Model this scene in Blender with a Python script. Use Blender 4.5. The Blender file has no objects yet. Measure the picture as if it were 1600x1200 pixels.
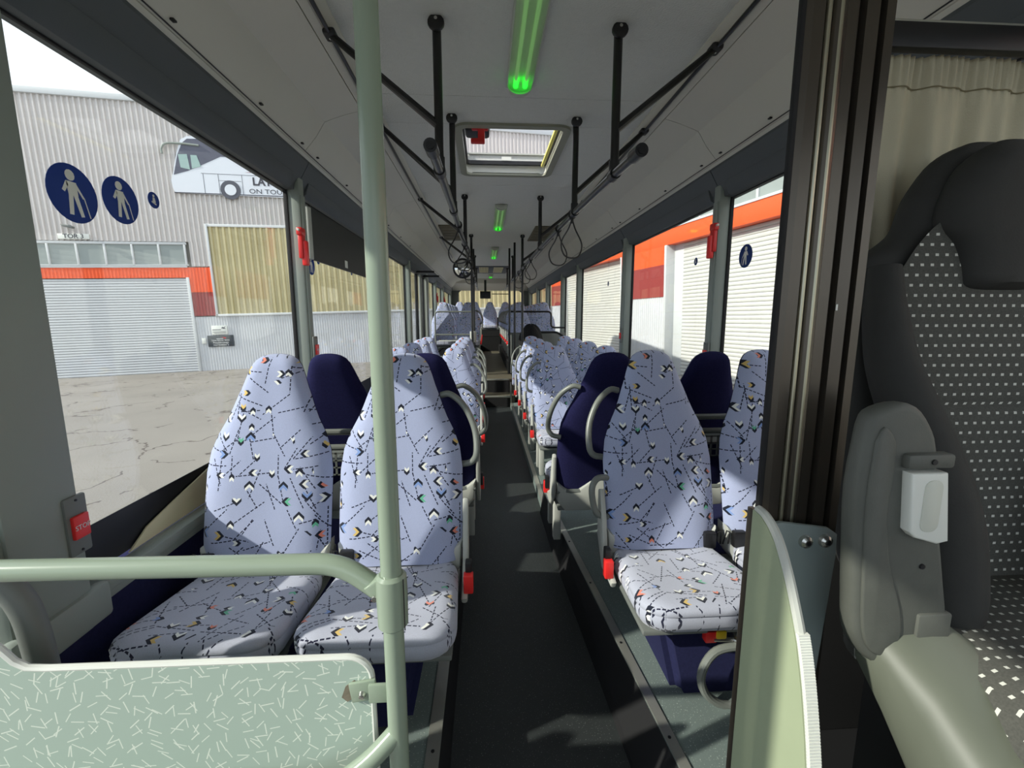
import bpy, bmesh, math, random
from mathutils import Matrix, Vector
R = math.radians
random.seed(7)
H = 1.27                      # eye height over the aisle floor
CX = 0.172                    # centre line of the bus

# ------------------------------------------------------------------ camera, world, sun, exposure
sc = bpy.context.scene
COL = sc.collection
cam_d = bpy.data.cameras.new('camera')
cam_d.sensor_fit = 'HORIZONTAL'; cam_d.sensor_width = 36.0
cam_d.lens = 36.0 * 690.0 / 1600.0
cam_d.clip_start = 0.02; cam_d.clip_end = 300
cam = bpy.data.objects.new('camera', cam_d); COL.objects.link(cam)
_x = Vector((0.998107, -0.061493, -0.000443)); _u = Vector((0.00969, 0.150157, 0.988615)); _b = -Vector((0.060726, 0.986748, -0.150469))
cam.matrix_world = Matrix(((_x.x, _u.x, _b.x, 0), (_x.y, _u.y, _b.y, 0), (_x.z, _u.z, _b.z, H), (0, 0, 0, 1)))
sc.camera = cam

world = bpy.data.worlds.new('sky'); sc.world = world; world.use_nodes = True
wn = world.node_tree; wn.nodes.clear()
wo = wn.nodes.new('ShaderNodeOutputWorld'); wb = wn.nodes.new('ShaderNodeBackground')
wt = wn.nodes.new('ShaderNodeTexCoord'); wnz = wn.nodes.new('ShaderNodeTexNoise'); wr = wn.nodes.new('ShaderNodeValToRGB')
wnz.inputs['Scale'].default_value = 1.6; wnz.inputs['Detail'].default_value = 5; wnz.inputs['Roughness'].default_value = 0.55
wr.color_ramp.elements[0].position = 0.35; wr.color_ramp.elements[0].color = (0.56, 0.65, 0.80, 1)
wr.color_ramp.elements[1].position = 0.62; wr.color_ramp.elements[1].color = (0.80, 0.82, 0.86, 1)
wn.links.new(wt.outputs['Generated'], wnz.inputs['Vector']); wn.links.new(wnz.outputs['Fac'], wr.inputs['Fac'])
wn.links.new(wr.outputs['Color'], wb.inputs['Color']); wn.links.new(wb.outputs[0], wo.inputs[0])
wb.inputs['Strength'].default_value = 1.05

sun_d = bpy.data.lights.new('sun', 'SUN'); sun_d.energy = 3.1; sun_d.angle = R(0.9); sun_d.color = (1.0, 0.95, 0.86)
sun = bpy.data.objects.new('sun', sun_d); COL.objects.link(sun)
sun.rotation_euler = Vector((1.0, 0.364, -0.63)).to_track_quat('-Z', 'Y').to_euler()
sun.location = (-20, -8, 14)

sc.view_settings.view_transform = 'Standard'; sc.view_settings.look = 'None'
sc.view_settings.gamma = 1.0; sc.view_settings.use_curve_mapping = False
sc.view_settings.exposure = 0.75
sc.cycles.max_bounces = 10; sc.cycles.diffuse_bounces = 6; sc.cycles.transparent_max_bounces = 24

# ------------------------------------------------------------------ materials
def srgb(r, g, b):
    f = lambda c: (c / 255 / 12.92) if c / 255 <= 0.04045 else ((c / 255 + 0.055) / 1.055) ** 2.4
    return (f(r), f(g), f(b), 1.0)

class Nd:
    """Small expression builder over shader math nodes."""
    def __init__(s, nt, sock): s.nt, s.s = nt, sock
    def _m(s, op, *a, clamp=False):
        n = s.nt.nodes.new('ShaderNodeMath'); n.operation = op; n.use_clamp = clamp
        for i, v in enumerate((s,) + a):
            if isinstance(v, Nd): s.nt.links.new(v.s, n.inputs[i])
            else: n.inputs[i].default_value = v
        return Nd(s.nt, n.outputs[0])
    def __add__(s, o): return s._m('ADD', o)
    def __sub__(s, o): return s._m('SUBTRACT', o)
    def __mul__(s, o): return s._m('MULTIPLY', o)
    def lt(s, o): return s._m('LESS_THAN', o)
    def gt(s, o): return s._m('GREATER_THAN', o)
    def abs(s): return s._m('ABSOLUTE')
    def sin(s): return s._m('SINE')
    def cos(s): return s._m('COSINE')
    def fract(s): return s._m('FRACT')
    def floor(s): return s._m('FLOOR')
    def max(s, o): return s._m('MAXIMUM', o)

def sep(nt, sock):
    n = nt.nodes.new('ShaderNodeSeparateXYZ'); nt.links.new(sock, n.inputs[0]); return [Nd(nt, n.outputs[i]) for i in range(3)]
def comb(nt, x, y):
    n = nt.nodes.new('ShaderNodeCombineXYZ'); nt.links.new(x.s, n.inputs[0]); nt.links.new(y.s, n.inputs[1]); return n.outputs[0]
def mixc(nt, fac, a, b):
    n = nt.nodes.new('ShaderNodeMix'); n.data_type = 'RGBA'
    for v, i in ((fac, 0), (a, 6), (b, 7)):
        if isinstance(v, Nd): nt.links.new(v.s, n.inputs[i])
        elif isinstance(v, bpy.types.NodeSocket): nt.links.new(v, n.inputs[i])
        else: n.inputs[i].default_value = v
    return n.outputs[2]

def newmat(name):
    m = bpy.data.materials.new(name); m.use_nodes = True
    nt = m.node_tree; nt.nodes.clear()
    out = nt.nodes.new('ShaderNodeOutputMaterial'); p = nt.nodes.new('ShaderNodeBsdfPrincipled')
    nt.links.new(p.outputs[0], out.inputs[0])
    return m, nt, p, out
def coord(nt, kind='Object'):
    return nt.nodes.new('ShaderNodeTexCoord').outputs[kind]
def noise(nt, vec, scale, detail=3, rough=0.5):
    n = nt.nodes.new('ShaderNodeTexNoise'); n.inputs['Scale'].default_value = scale; n.inputs['Detail'].default_value = detail
    n.inputs['Roughness'].default_value = rough; nt.links.new(vec, n.inputs['Vector']); return n.outputs['Fac']
def bump(nt, p, h, strength=0.2, dist=0.002):
    b = nt.nodes.new('ShaderNodeBump'); b.inputs['Strength'].default_value = strength; b.inputs['Distance'].default_value = dist
    nt.links.new(h.s if isinstance(h, Nd) else h, b.inputs['Height']); nt.links.new(b.outputs[0], p.inputs['Normal'])
MATS = {}
def mat(name, c, rough=0.5, metal=0.0, var=0.06, vs=6.0, bs=0.0, bscale=200.0, spec=0.5, bd=0.001, emit=None):
    m, nt, p, o = newmat(name)
    col = srgb(*c); v = coord(nt)
    f = noise(nt, v, vs, 4)
    lo = tuple(max(0, x * (1 - var)) for x in col[:3]) + (1,); hi = tuple(min(1, x * (1 + var)) for x in col[:3]) + (1,)
    nt.links.new(mixc(nt, Nd(nt, f), lo, hi), p.inputs['Base Color'])
    p.inputs['Roughness'].default_value = rough; p.inputs['Metallic'].default_value = metal
    p.inputs['Specular IOR Level'].default_value = spec
    if bs: bump(nt, p, noise(nt, v, bscale, 2), bs, bd)
    if emit:
        p.inputs['Emission Color'].default_value = srgb(*emit[0]); p.inputs['Emission Strength'].default_value = emit[1]
    MATS[name] = m
    return m

def fabric(name, ax, base=(170, 178, 208)):
    """Blue-grey moquette: dashed ink lines, black/white/coloured chevrons printed flat."""
    m, nt, p, out = newmat(name)
    X = sep(nt, coord(nt)); px, py = X[ax[0]], X[ax[1]]
    def vor(scale, off, rnd=0.9):
        sx = px * scale + off; sy = py * scale + off * 1.7
        v = nt.nodes.new('ShaderNodeTexVoronoi'); v.voronoi_dimensions = '2D'; v.inputs['Scale'].default_value = 1.0
        v.inputs['Randomness'].default_value = rnd
        nt.links.new(comb(nt, sx, sy), v.inputs['Vector'])
        c = sep(nt, v.outputs['Position']); r = sep(nt, v.outputs['Color'])
        return sx - c[0], sy - c[1], r
    lines = None
    for sc_, off, L, rr in ((9.0, 3.1, 0.40, 0.9), (10.5, 11.7, 0.42, 0.8), (7.5, 23.3, 0.46, 1.0), (8.2, 57.9, 0.44, 0.9)):
        dx, dy, r = vor(sc_, off, rr)
        th = r[0] * 6.2832; c, s = th.cos(), th.sin()
        u = dx * c + dy * s; w = dy * c - dx * s
        msk = w.abs().lt(0.0017 * sc_) * u.abs().lt(L) * (u * (70.0 / sc_)).fract().lt(0.72)
        lines = msk if lines is None else lines.max(msk)
    nz = nt.nodes.new('ShaderNodeTexNoise'); nz.inputs['Scale'].default_value = 1.0; nz.inputs['Detail'].default_value = 0
    nt.links.new(comb(nt, px * 5.5 + 4.0, py * 5.5), nz.inputs['Vector'])
    clump = Nd(nt, nz.outputs['Fac']).gt(0.45)
    dx, dy, r = vor(19.0, 41.0, 0.75)
    k = (r[0] * 4).floor() * 1.5708; c, s = k.cos(), k.sin()
    a = (dx * c + dy * s).abs(); b = dy * c - dx * s
    sz = r[1] * 0.2 + 0.14
    d = b + a
    arm = a.lt(sz) * clump * r[2].gt(0.25)
    black = arm * d.gt(0.0) * d.lt(0.2)
    white = arm * a.lt(sz * 0.8) * d.lt(0.0) * d.gt(-0.19)
    rampn = nt.nodes.new('ShaderNodeValToRGB'); rampn.color_ramp.interpolation = 'CONSTANT'
    els = rampn.color_ramp.elements
    stops = [(0.0, (236, 236, 230)), (0.70, (226, 136, 114)), (0.79, (214, 184, 112)), (0.88, (104, 184, 150)), (0.94, (130, 156, 208))]
    els[0].position = 0; els[0].color = srgb(*stops[0][1]); els[1].position = stops[1][0]; els[1].color = srgb(*stops[1][1])
    for q, cc in stops[2:]:
        e = els.new(q); e.color = srgb(*cc)
    nt.links.new((r[1] * 9.31 + r[2] * 13.7).fract().s, rampn.inputs['Fac'])
    bse = srgb(*base); weave = noise(nt, coord(nt), 420, 2)
    col = mixc(nt, Nd(nt, weave), tuple(x * 0.86 for x in bse[:3]) + (1,), tuple(min(1, x * 1.12) for x in bse[:3]) + (1,))
    col = mixc(nt, lines, col, srgb(38, 40, 62))
    col = mixc(nt, white, col, rampn.outputs['Color'])
    col = mixc(nt, black, col, srgb(34, 38, 52))
    nt.links.new(col, p.inputs['Base Color'])
    p.inputs['Roughness'].default_value = 0.95; p.inputs['Specular IOR Level'].default_value = 0.15
    p.inputs['Sheen Weight'].default_value = 0.25
    bump(nt, p, weave, 0.35, 0.001)
    return m

M_fab_back = fabric('moquette_back', (0, 2))
M_fab_seat = fabric('moquette_cushion', (0, 1), (180, 183, 198))
M_navy = mat('navy_moquette', (34, 34, 70), 0.95, var=0.35, vs=160, bs=0.3, bscale=400, spec=0.1)
M_navybox = mat('navy_carpet', (40, 42, 74), 0.95, var=0.25, vs=120, bs=0.3, bscale=300, spec=0.1)
M_sage = mat('sage_enamel', (146, 160, 142), 0.22, var=0.03)
M_sage_dull = mat('sage_paint', (158, 168, 138), 0.5, var=0.05, vs=20)
M_grey_tube = mat('grey_enamel', (120, 124, 118), 0.35, var=0.04)
M_plastic = mat('grey_plastic', (186, 188, 180), 0.45, var=0.03)
M_midgrey = mat('mid_grey_plastic', (112, 116, 112), 0.5, var=0.04, bs=0.1, bscale=600)
M_pillar = mat('pillar_grey', (142, 150, 142), 0.55, var=0.03, bs=0.12, bscale=500)
M_header = mat('header_grey', (82, 87, 90), 0.6, var=0.05, bs=0.12, bscale=500)
M_black = mat('black_plastic', (26, 26, 28), 0.45, var=0.1, bs=0.1, bscale=500)
M_blacktube = mat('black_enamel', (28, 28, 28), 0.3, var=0.1)
M_cove = mat('cove_grey', (208, 206, 196), 0.7, var=0.02, bs=0.08, bscale=300)
M_ceil = mat('ceiling_grey', (212, 214, 210), 0.85, var=0.05, vs=50, bs=0.7, bscale=130, bd=0.004)
M_rail_al = mat('worn_aluminium', (190, 190, 180), 0.35, 0.7, var=0.12, vs=12, bs=0.1, bscale=80)
M_steel = mat('bolt_steel', (200, 200, 195), 0.25, 0.9)
M_bronze = mat('bronze_anodised', (88, 82, 74), 0.3, 0.7, var=0.08, vs=14)
M_ridge = mat('glint_ridge', (176, 172, 150), 0.3, 0.8, var=0.1)  # paler metal, puts the specular glints of the post ridges into colour
M_red = mat('signal_red', (214, 36, 34), 0.35, var=0.05)
M_redlt = mat('bright_red', (238, 50, 48), 0.3, var=0.03)
M_yel = mat('signal_yellow', (226, 190, 40), 0.4)
M_white = mat('white_plastic', (226, 228, 220), 0.35, var=0.02)
M_rubber = mat('black_rubber', (20, 20, 22), 0.75, var=0.1)
M_seatcab = mat('cab_seat_vinyl', (52, 52, 50), 0.75, var=0.12, vs=30, bs=0.25, bscale=260, spec=0.3)
M_cabplastic = mat('cab_plastic', (88, 90, 84), 0.55, var=0.14, vs=30, bs=0.25, bscale=350)
M_cabbase = mat('cab_cover', (96, 100, 88), 0.5, var=0.08, vs=8)
M_cabblack = mat('cab_black', (14, 14, 15), 0.7, var=0.2)
M_beige = mat('beige_lining', (214, 206, 168), 0.6, var=0.03)
M_orange = mat('orange_cladding', (240, 92, 40), 0.55, var=0.03)
M_dkred = mat('dark_red_cladding', (150, 58, 56), 0.55, var=0.05)
M_corr = mat('grey_corrugated', (208, 203, 199), 0.45, 0.0, var=0.07, vs=0.9)
M_corr2 = mat('pale_corrugated', (212, 214, 216), 0.45, 0.0, var=0.06, vs=1.2)
M_shut = mat('shutter_silver', (194, 197, 199), 0.45, 0.0, var=0.05, vs=1.5)
M_shutB = mat('shutter_white', (206, 206, 200), 0.5, 0.0, var=0.04, vs=1.5)
M_frame = mat('building_frame_white', (205, 208, 208), 0.5, var=0.03)
M_bglass = mat('dusty_building_glass', (150, 158, 154), 0.25, var=0.08, vs=3)
M_concrete = mat('concrete', (160, 158, 150), 0.85, var=0.1, vs=4)
M_curtain = mat('curtain_linen', (190, 184, 160), 0.95, var=0.08, vs=14, bs=0.5, bscale=320, spec=0.1)
M_disc = mat('sticker_blue', (40, 76, 140), 0.5, var=0.04)
M_discfig = mat('sticker_pale', (240, 240, 230), 0.5, var=0.02)
for m_ in (M_disc,):
    nt_ = m_.node_tree; p_ = [n for n in nt_.nodes if n.type == 'BSDF_PRINCIPLED'][0]; o_ = [n for n in nt_.nodes if n.type == 'OUTPUT_MATERIAL'][0]
    tr_ = nt_.nodes.new('ShaderNodeBsdfTranslucent'); mx_ = nt_.nodes.new('ShaderNodeMixShader'); mx_.inputs[0].default_value = 0.5
    nt_.links.new(p_.inputs['Base Color'].links[0].from_socket, tr_.inputs[0]); nt_.links.new(p_.outputs[0], mx_.inputs[1]); nt_.links.new(tr_.outputs[0], mx_.inputs[2]); nt_.links.new(mx_.outputs[0], o_.inputs[0])
M_signdk = mat('sign_anthracite', (58, 64, 68), 0.5)
M_text_lt = mat('lettering_pale', (220, 222, 222), 0.5)
M_text_dk = mat('lettering_dark', (70, 70, 78), 0.5)
M_coachw = mat('coach_white', (226, 230, 236), 0.5, var=0.02)
M_coachg = mat('coach_glass', (92, 94, 108), 0.5, var=0.12, vs=2)
M_tyre = mat('coach_tyre', (84, 86, 96), 0.6)
M_screen = mat('screen_black', (8, 8, 10), 0.15)
M_green = mat('green_led', (40, 230, 60), 0.4, emit=((20, 245, 40), 2.2))
M_greendim = mat('green_tube', (150, 200, 140), 0.4, emit=((130, 190, 105), 0.3))
M_lampplate = mat('lamp_white', (190, 196, 184), 0.5)

def floor_mat(name, c, speck, dens=0.60, sc1=260):
    m, nt, p, o = newmat(name); v = coord(nt)
    n1 = Nd(nt, noise(nt, v, sc1, 1)); n2 = noise(nt, v, 5, 4)
    col = srgb(*c); base = mixc(nt, Nd(nt, n2), tuple(x * 0.8 for x in col[:3]) + (1,), tuple(x * 1.2 for x in col[:3]) + (1,))
    nt.links.new(mixc(nt, n1.gt(dens), base, srgb(*speck)), p.inputs['Base Color'])
    p.inputs['Roughness'].default_value = 0.55; bump(nt, p, noise(nt, v, 400, 2), 0.2, 0.001)
    return m
M_floor = floor_mat('aisle_vinyl', (46, 50, 50), (120, 124, 120), 0.70)
M_plat = floor_mat('platform_vinyl', (112, 124, 120), (190, 198, 188), 0.69)
M_upper = floor_mat('upper_vinyl', (96, 90, 74), (130, 126, 110), 0.72)

def glass_mat(name, tint=(0.965, 0.985, 0.975), refl=0.9):
    m, nt, p, out = newmat(name); nt.nodes.remove(p)
    t = nt.nodes.new('ShaderNodeBsdfTransparent'); t.inputs[0].default_value = tint + (1,)
    g = nt.nodes.new('ShaderNodeBsdfGlossy'); g.inputs['Roughness'].default_value = 0.02
    fr = nt.nodes.new('ShaderNodeLayerWeight'); fr.inputs['Blend'].default_value = 0.5
    mx = nt.nodes.new('ShaderNodeMixShader'); f = (Nd(nt, fr.outputs['Facing'])._m('POWER', 5.0) * 0.55 + 0.035) * refl
    nt.links.new(f.s, mx.inputs[0]); nt.links.new(t.outputs[0], mx.inputs[1]); nt.links.new(g.outputs[0], mx.inputs[2])
    nt.links.new(mx.outputs[0], out.inputs[0]); return m
M_glass = glass_mat('window_glass')
M_glass_clear = glass_mat('hatch_glass', (0.97, 0.97, 0.97), 0.5)

def diffuser_mat():
    m, nt, p, out = newmat('lamp_diffuser'); nt.nodes.remove(p)
    t = nt.nodes.new('ShaderNodeBsdfTransparent'); d = nt.nodes.new('ShaderNodeBsdfTranslucent'); g = nt.nodes.new('ShaderNodeBsdfDiffuse')
    n = noise(nt, coord(nt), 8, 2); c = mixc(nt, Nd(nt, n), srgb(196, 214, 188), srgb(214, 226, 204))
    nt.links.new(c, d.inputs[0]); nt.links.new(c, g.inputs[0])
    a = nt.nodes.new('ShaderNodeMixShader'); b = nt.nodes.new('ShaderNodeMixShader'); a.inputs[0].default_value = 0.45; b.inputs[0].default_value = 0.5
    nt.links.new(d.outputs[0], a.inputs[1]); nt.links.new(g.outputs[0], a.inputs[2])
    nt.links.new(t.outputs[0], b.inputs[1]); nt.links.new(a.outputs[0], b.inputs[2]); nt.links.new(b.outputs[0], out.inputs[0]); return m
M_diff = diffuser_mat()

def dash_mat():
    m, nt, p, out = newmat('barrier_laminate'); X = sep(nt, coord(nt)); px, py = X[0], X[2]; msk = None
    for s_, off in ((27.0, 1.3), (30.0, 8.8), (25.0, 17.1)):
        sx = px * s_ + off; sy = py * s_ + off
        v = nt.nodes.new('ShaderNodeTexVoronoi'); v.voronoi_dimensions = '2D'; v.inputs['Scale'].default_value = 1; v.inputs['Randomness'].default_value = 0.8
        nt.links.new(comb(nt, sx, sy), v.inputs['Vector']); c = sep(nt, v.outputs['Position']); r = sep(nt, v.outputs['Color'])
        th = r[0] * 6.2832; cs, sn = th.cos(), th.sin(); dx, dy = sx - c[0], sy - c[1]
        u = dx * cs + dy * sn; w = dy * cs - dx * sn
        k = w.abs().lt(0.027) * u.abs().lt(0.30); msk = k if msk is None else msk.max(k)
    nt.links.new(mixc(nt, msk, srgb(172, 190, 178), srgb(222, 230, 218)), p.inputs['Base Color'])
    p.inputs['Roughness'].default_value = 0.4; return m
M_dash = dash_mat()

def dots_mat(nm='cab_seat_fabric', k=2):
    m, nt, p, out = newmat(nm); X = sep(nt, coord(nt)); px, py = X[0], X[k]
    s = 54.0; row = (py * s).floor(); u = (px * s + row * 0.5).fract() - 0.5; v = (py * s).fract() - 0.5
    dot = u.abs().lt(0.17) * v.abs().lt(0.13)
    w = noise(nt, coord(nt), 300, 2)
    nt.links.new(mixc(nt, dot, mixc(nt, Nd(nt, w), srgb(62, 62, 58), srgb(92, 92, 86)), srgb(205, 205, 196)), p.inputs['Base Color'])
    p.inputs['Roughness'].default_value = 0.95; bump(nt, p, w, 0.5, 0.001); return m
M_dots = dots_mat(); M_dots2 = dots_mat('cab_cushion_fabric', 1)

def asphalt_mat():
    m, nt, p, out = newmat('asphalt'); v = coord(nt)
    n1 = noise(nt, v, 0.5, 5); n2 = noise(nt, v, 60, 2)
    c = mixc(nt, Nd(nt, n1), srgb(116, 111, 104), srgb(154, 148, 139))
    c = mixc(nt, Nd(nt, n2).gt(0.62), c, srgb(138, 134, 127))
    vo = nt.nodes.new('ShaderNodeTexVoronoi'); vo.feature = 'DISTANCE_TO_EDGE'; vo.inputs['Scale'].default_value = 0.75
    ns = nt.nodes.new('ShaderNodeTexNoise'); ns.inputs['Scale'].default_value = 2.5; ns.inputs['Detail'].default_value = 6; nt.links.new(v, ns.inputs['Vector'])
    ad = nt.nodes.new('ShaderNodeVectorMath'); ad.operation = 'MULTIPLY_ADD'; nt.links.new(ns.outputs['Color'], ad.inputs[0]); ad.inputs[1].default_value = (0.8, 0.8, 0.8); nt.links.new(v, ad.inputs[2])
    nt.links.new(ad.outputs[0], vo.inputs['Vector'])
    crack = Nd(nt, vo.outputs['Distance']).lt(0.013) * Nd(nt, noise(nt, v, 1.1, 2)).gt(0.46)
    nt.links.new(mixc(nt, crack, c, srgb(92, 84, 78)), p.inputs['Base Color'])
    p.inputs['Roughness'].default_value = 0.9; bump(nt, p, n2, 0.3, 0.01); return m
M_asphalt = asphalt_mat()

def yellow_mat():
    m, nt, p, out = newmat('yellow_corrugated'); v = coord(nt)
    n = noise(nt, v, 0.8, 4)
    nt.links.new(mixc(nt, Nd(nt, n), srgb(178, 166, 122), srgb(216, 206, 164)), p.inputs['Base Color'])
    p.inputs['Roughness'].default_value = 0.4; return m
M_yellow = yellow_mat()

# ------------------------------------------------------------------ geometry helpers
def font_mesh(name, body, size, ext, m, bold=0.0):
    cu = bpy.data.curves.new(name, 'FONT'); cu.body = body; cu.size = size; cu.extrude = ext; cu.align_x = 'CENTER'; cu.align_y = 'CENTER'; cu.offset = bold; cu.resolution_u = 3
    tmp = bpy.data.objects.new(name, cu); COL.objects.link(tmp); bpy.context.view_layer.update()
    me = bpy.data.meshes.new_from_object(tmp.evaluated_get(bpy.context.evaluated_depsgraph_get())); bpy.data.objects.remove(tmp); bpy.data.curves.remove(cu)
    me.materials.clear(); me.materials.append(m); me.name = name
    o = bpy.data.objects.new(name, me); COL.objects.link(o); return o
class MB:
    """Collects shapes, then links them as ONE mesh object."""
    def __init__(s): s.v = []; s.f = []; s.mi = []
    def add(s, vs, fs, mi=0):
        o = len(s.v); s.v += [tuple(v) for v in vs]; s.f += [tuple(i + o for i in f) for f in fs]; s.mi += [mi] * len(fs); return s
    def bm(s, b, mi=0):
        b.verts.index_update(); s.add([v.co[:] for v in b.verts], [[v.index for v in f.verts] for f in b.faces], mi); b.free(); return s
    def box(s, x0, x1, y0, y1, z0, z1, bev=0.0, mi=0, rot=None, seg=2):
        b = bmesh.new(); bmesh.ops.create_cube(b, size=1.0)
        for v in b.verts: v.co = Vector(((x0 + x1) / 2 + v.co.x * (x1 - x0), (y0 + y1) / 2 + v.co.y * (y1 - y0), (z0 + z1) / 2 + v.co.z * (z1 - z0)))
        if bev: bmesh.ops.bevel(b, geom=b.edges[:], offset=bev, segments=seg, affect='EDGES', profile=0.5)
        if rot is not None:
            c = Vector(((x0 + x1) / 2, (y0 + y1) / 2, (z0 + z1) / 2))
            for v in b.verts: v.co = rot @ (v.co - c) + c
        return s.bm(b, mi)
    def prism(s, poly, axis, a, b_, bev=0.0, mi=0, seg=2):
        """poly: 2-D outline; axis 'x': (y,z), 'y': (x,z), 'z': (x,y); extruded from a to b_."""
        b = bmesh.new()
        f = {'x': lambda p, q: (q, p[0], p[1]), 'y': lambda p, q: (p[0], q, p[1]), 'z': lambda p, q: (p[0], p[1], q)}[axis]
        lo = [b.verts.new(f(p, a)) for p in poly]; hi = [b.verts.new(f(p, b_)) for p in poly]; n = len(poly)
        f0 = b.faces.new(lo); f1 = b.faces.new(hi[::-1])
        for i in range(n): b.faces.new((lo[i], hi[i], hi[(i + 1) % n], lo[(i + 1) % n]))
        bmesh.ops.recalc_face_normals(b, faces=b.faces[:])
        if bev:
            ed = [e for e in b.edges if (f0 in e.link_faces or f1 in e.link_faces)]
            bmesh.ops.bevel(b, geom=ed, offset=bev, segments=seg, affect='EDGES', profile=0.5)
        return s.bm(b, mi)
    def loft(s, rings, closed=True, cap=True, mi=0):
        """rings: equally long point lists."""
        n = len(rings[0]); vs = [p for r in rings for p in r]; fs = []
        for i in range(len(rings) - 1):
            for j in range(n if closed else n - 1):
                k = (j + 1) % n; fs.append((i * n + j, i * n + k, (i + 1) * n + k, (i + 1) * n + j))
        if cap and closed: fs.append(tuple(range(n))[::-1]); fs.append(tuple((len(rings) - 1) * n + j for j in range(n)))
        return s.add(vs, fs, mi)
    def tube(s, pts, r, n=12, mi=0, cap=True, closed=False):
        pts = [Vector(p) for p in pts]; m = len(pts); rings = []
        up = None
        for i, p in enumerate(pts):
            if closed: t = (pts[(i + 1) % m] - pts[i - 1]).normalized()
            else: t = ((pts[min(i + 1, m - 1)] - p).normalized() + (p - pts[max(i - 1, 0)]).normalized()).normalized()
            if up is None: up = t.orthogonal().normalized()
            up = (up - t * up.dot(t)).normalized(); w = t.cross(up)
            rr = r[i] if isinstance(r, (list, tuple)) else r
            rings.append([p + (up * math.cos(2 * math.pi * k / n) + w * math.sin(2 * math.pi * k / n)) * rr for k in range(n)])
        if closed: rings.append(rings[0])
        return s.loft(rings, True, cap and not closed, mi)
    def cyl(s, a, b, r, n=16, mi=0): return s.tube([a, b], r, n, mi)
    def lathe(s, prof, c, n=20, mi=0, axis='z'):
        rings = []
        for r_, h in prof:
            ring = []
            for k in range(n):
                a = 2 * math.pi * k / n; u, w = r_ * math.cos(a), r_ * math.sin(a)
                ring.append({'z': (c[0] + u, c[1] + w, c[2] + h), 'y': (c[0] + u, c[1] + h, c[2] + w), 'x': (c[0] + h, c[1] + u, c[2] + w)}[axis])
            rings.append(ring)
        return s.loft(rings, True, True, mi)
    def grid(s, fn, nu, nv, mi=0):
        vs = [fn(i / nu, j / nv) for j in range(nv + 1) for i in range(nu + 1)]
        fs = [(j * (nu + 1) + i, j * (nu + 1) + i + 1, (j + 1) * (nu + 1) + i + 1, (j + 1) * (nu + 1) + i) for j in range(nv) for i in range(nu)]
        return s.add(vs, fs, mi)
    def mesh(s, name, mats, smooth=True, ang=35):
        me = bpy.data.meshes.new(name); me.from_pydata(s.v, [], s.f); me.update()
        b = bmesh.new(); b.from_mesh(me); bmesh.ops.remove_doubles(b, verts=b.verts[:], dist=1e-6); bmesh.ops.recalc_face_normals(b, faces=b.faces[:]); 
        if smooth:
            for f in b.faces: f.smooth = True
        mi = s.mi if len(b.faces) == len(s.mi) else None
        b.to_mesh(me); b.free()
        for m in (mats if isinstance(mats, (list, tuple)) else [mats]): me.materials.append(m)
        if mi and max(mi) > 0:
            for i, p in enumerate(me.polygons): p.material_index = mi[i]
        if smooth: me.set_sharp_from_angle(angle=R(ang))
        return me
    def build(s, name, mats, parent=None, smooth=True, ang=35, mw=None):
        o = bpy.data.objects.new(name, s.mesh(name, mats, smooth, ang)); COL.objects.link(o)
        if parent is not None: o.parent = parent
        if mw is not None: o.matrix_world = mw
        return o

def tag(o, label=None, cat=None, group=None, kind=None):
    if label: o['label'] = label
    if cat: o['category'] = cat
    if group: o['group'] = group
    if kind: o['kind'] = kind
    return o
def empty(name, loc=(0, 0, 0), rz=0.0, mw=None, parent=None):
    o = bpy.data.objects.new(name, None); COL.objects.link(o); o.empty_display_size = 0.1
    if mw is not None: o.matrix_world = mw
    else: o.location = loc; o.rotation_euler = (0, 0, rz)
    if parent is not None: o.parent = parent
    return o
def struct(o): o['kind'] = 'structure'; return o
def smooth_path(pts, n=6):
    """Catmull-Rom through the points."""
    P = [Vector(p) for p in pts]; P = [2 * P[0] - P[1]] + P + [2 * P[-1] - P[-2]]; out = []
    for i in range(1, len(P) - 2):
        for k in range(n):
            t = k / n; a, b, c, d = P[i - 1], P[i], P[i + 1], P[i + 2]
            out.append(0.5 * ((2 * b) + (c - a) * t + (2 * a - 5 * b + 4 * c - d) * t * t + (3 * b - a - 3 * c + d) * t ** 3))
    return out + [P[-2]]
def fillet(pts, r, n=5):
    """Polyline with rounded corners."""
    P = [Vector(p) for p in pts]; out = [P[0]]
    for i in range(1, len(P) - 1):
        a, b, c = P[i - 1], P[i], P[i + 1]; u, w = (a - b), (c - b); q = min(r, u.length * 0.49, w.length * 0.49)
        s_, e_ = b + u.normalized() * q, b + w.normalized() * q
        for k in range(n + 1):
            t = k / n; out.append(s_ * (1 - t) ** 2 + b * 2 * t * (1 - t) + e_ * t * t)
    return out + [P[-1]]
def rrect(x0, x1, y0, y1, r, n=5):
    out = []
    for cx, cy, a0 in ((x1 - r, y1 - r, 0), (x0 + r, y1 - r, 90), (x0 + r, y0 + r, 180), (x1 - r, y0 + r, 270)):
        for k in range(n + 1):
            a = R(a0 + 90 * k / n); out.append((cx + r * math.cos(a), cy + r * math.sin(a)))
    return out

# ================================================================== OUTSIDE
# The yard lies tilted 1.7 degrees against the parked bus; buildings stand in their own frame.
YARD = Matrix.Translation((0, 0, H)) @ Matrix.Rotation(R(-1.7), 4, 'Y') @ Matrix.Translation((0, 0, -H))
G = -0.35
ca, sa = math.cos(R(12)), math.sin(R(12))
# frames: local x runs along the facade, local y points out of it towards the yard, local z up
FA = YARD @ Matrix(((ca, sa, 0, -10.3), (sa, -ca, 0, 16.4), (0, 0, 1, 0), (0, 0, 0, 1)))
FB = YARD @ Matrix(((-sa, -ca, 0, 5.1), (ca, -sa, 0, 9.0), (0, 0, 1, 0), (0, 0, 0, 1)))

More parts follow.
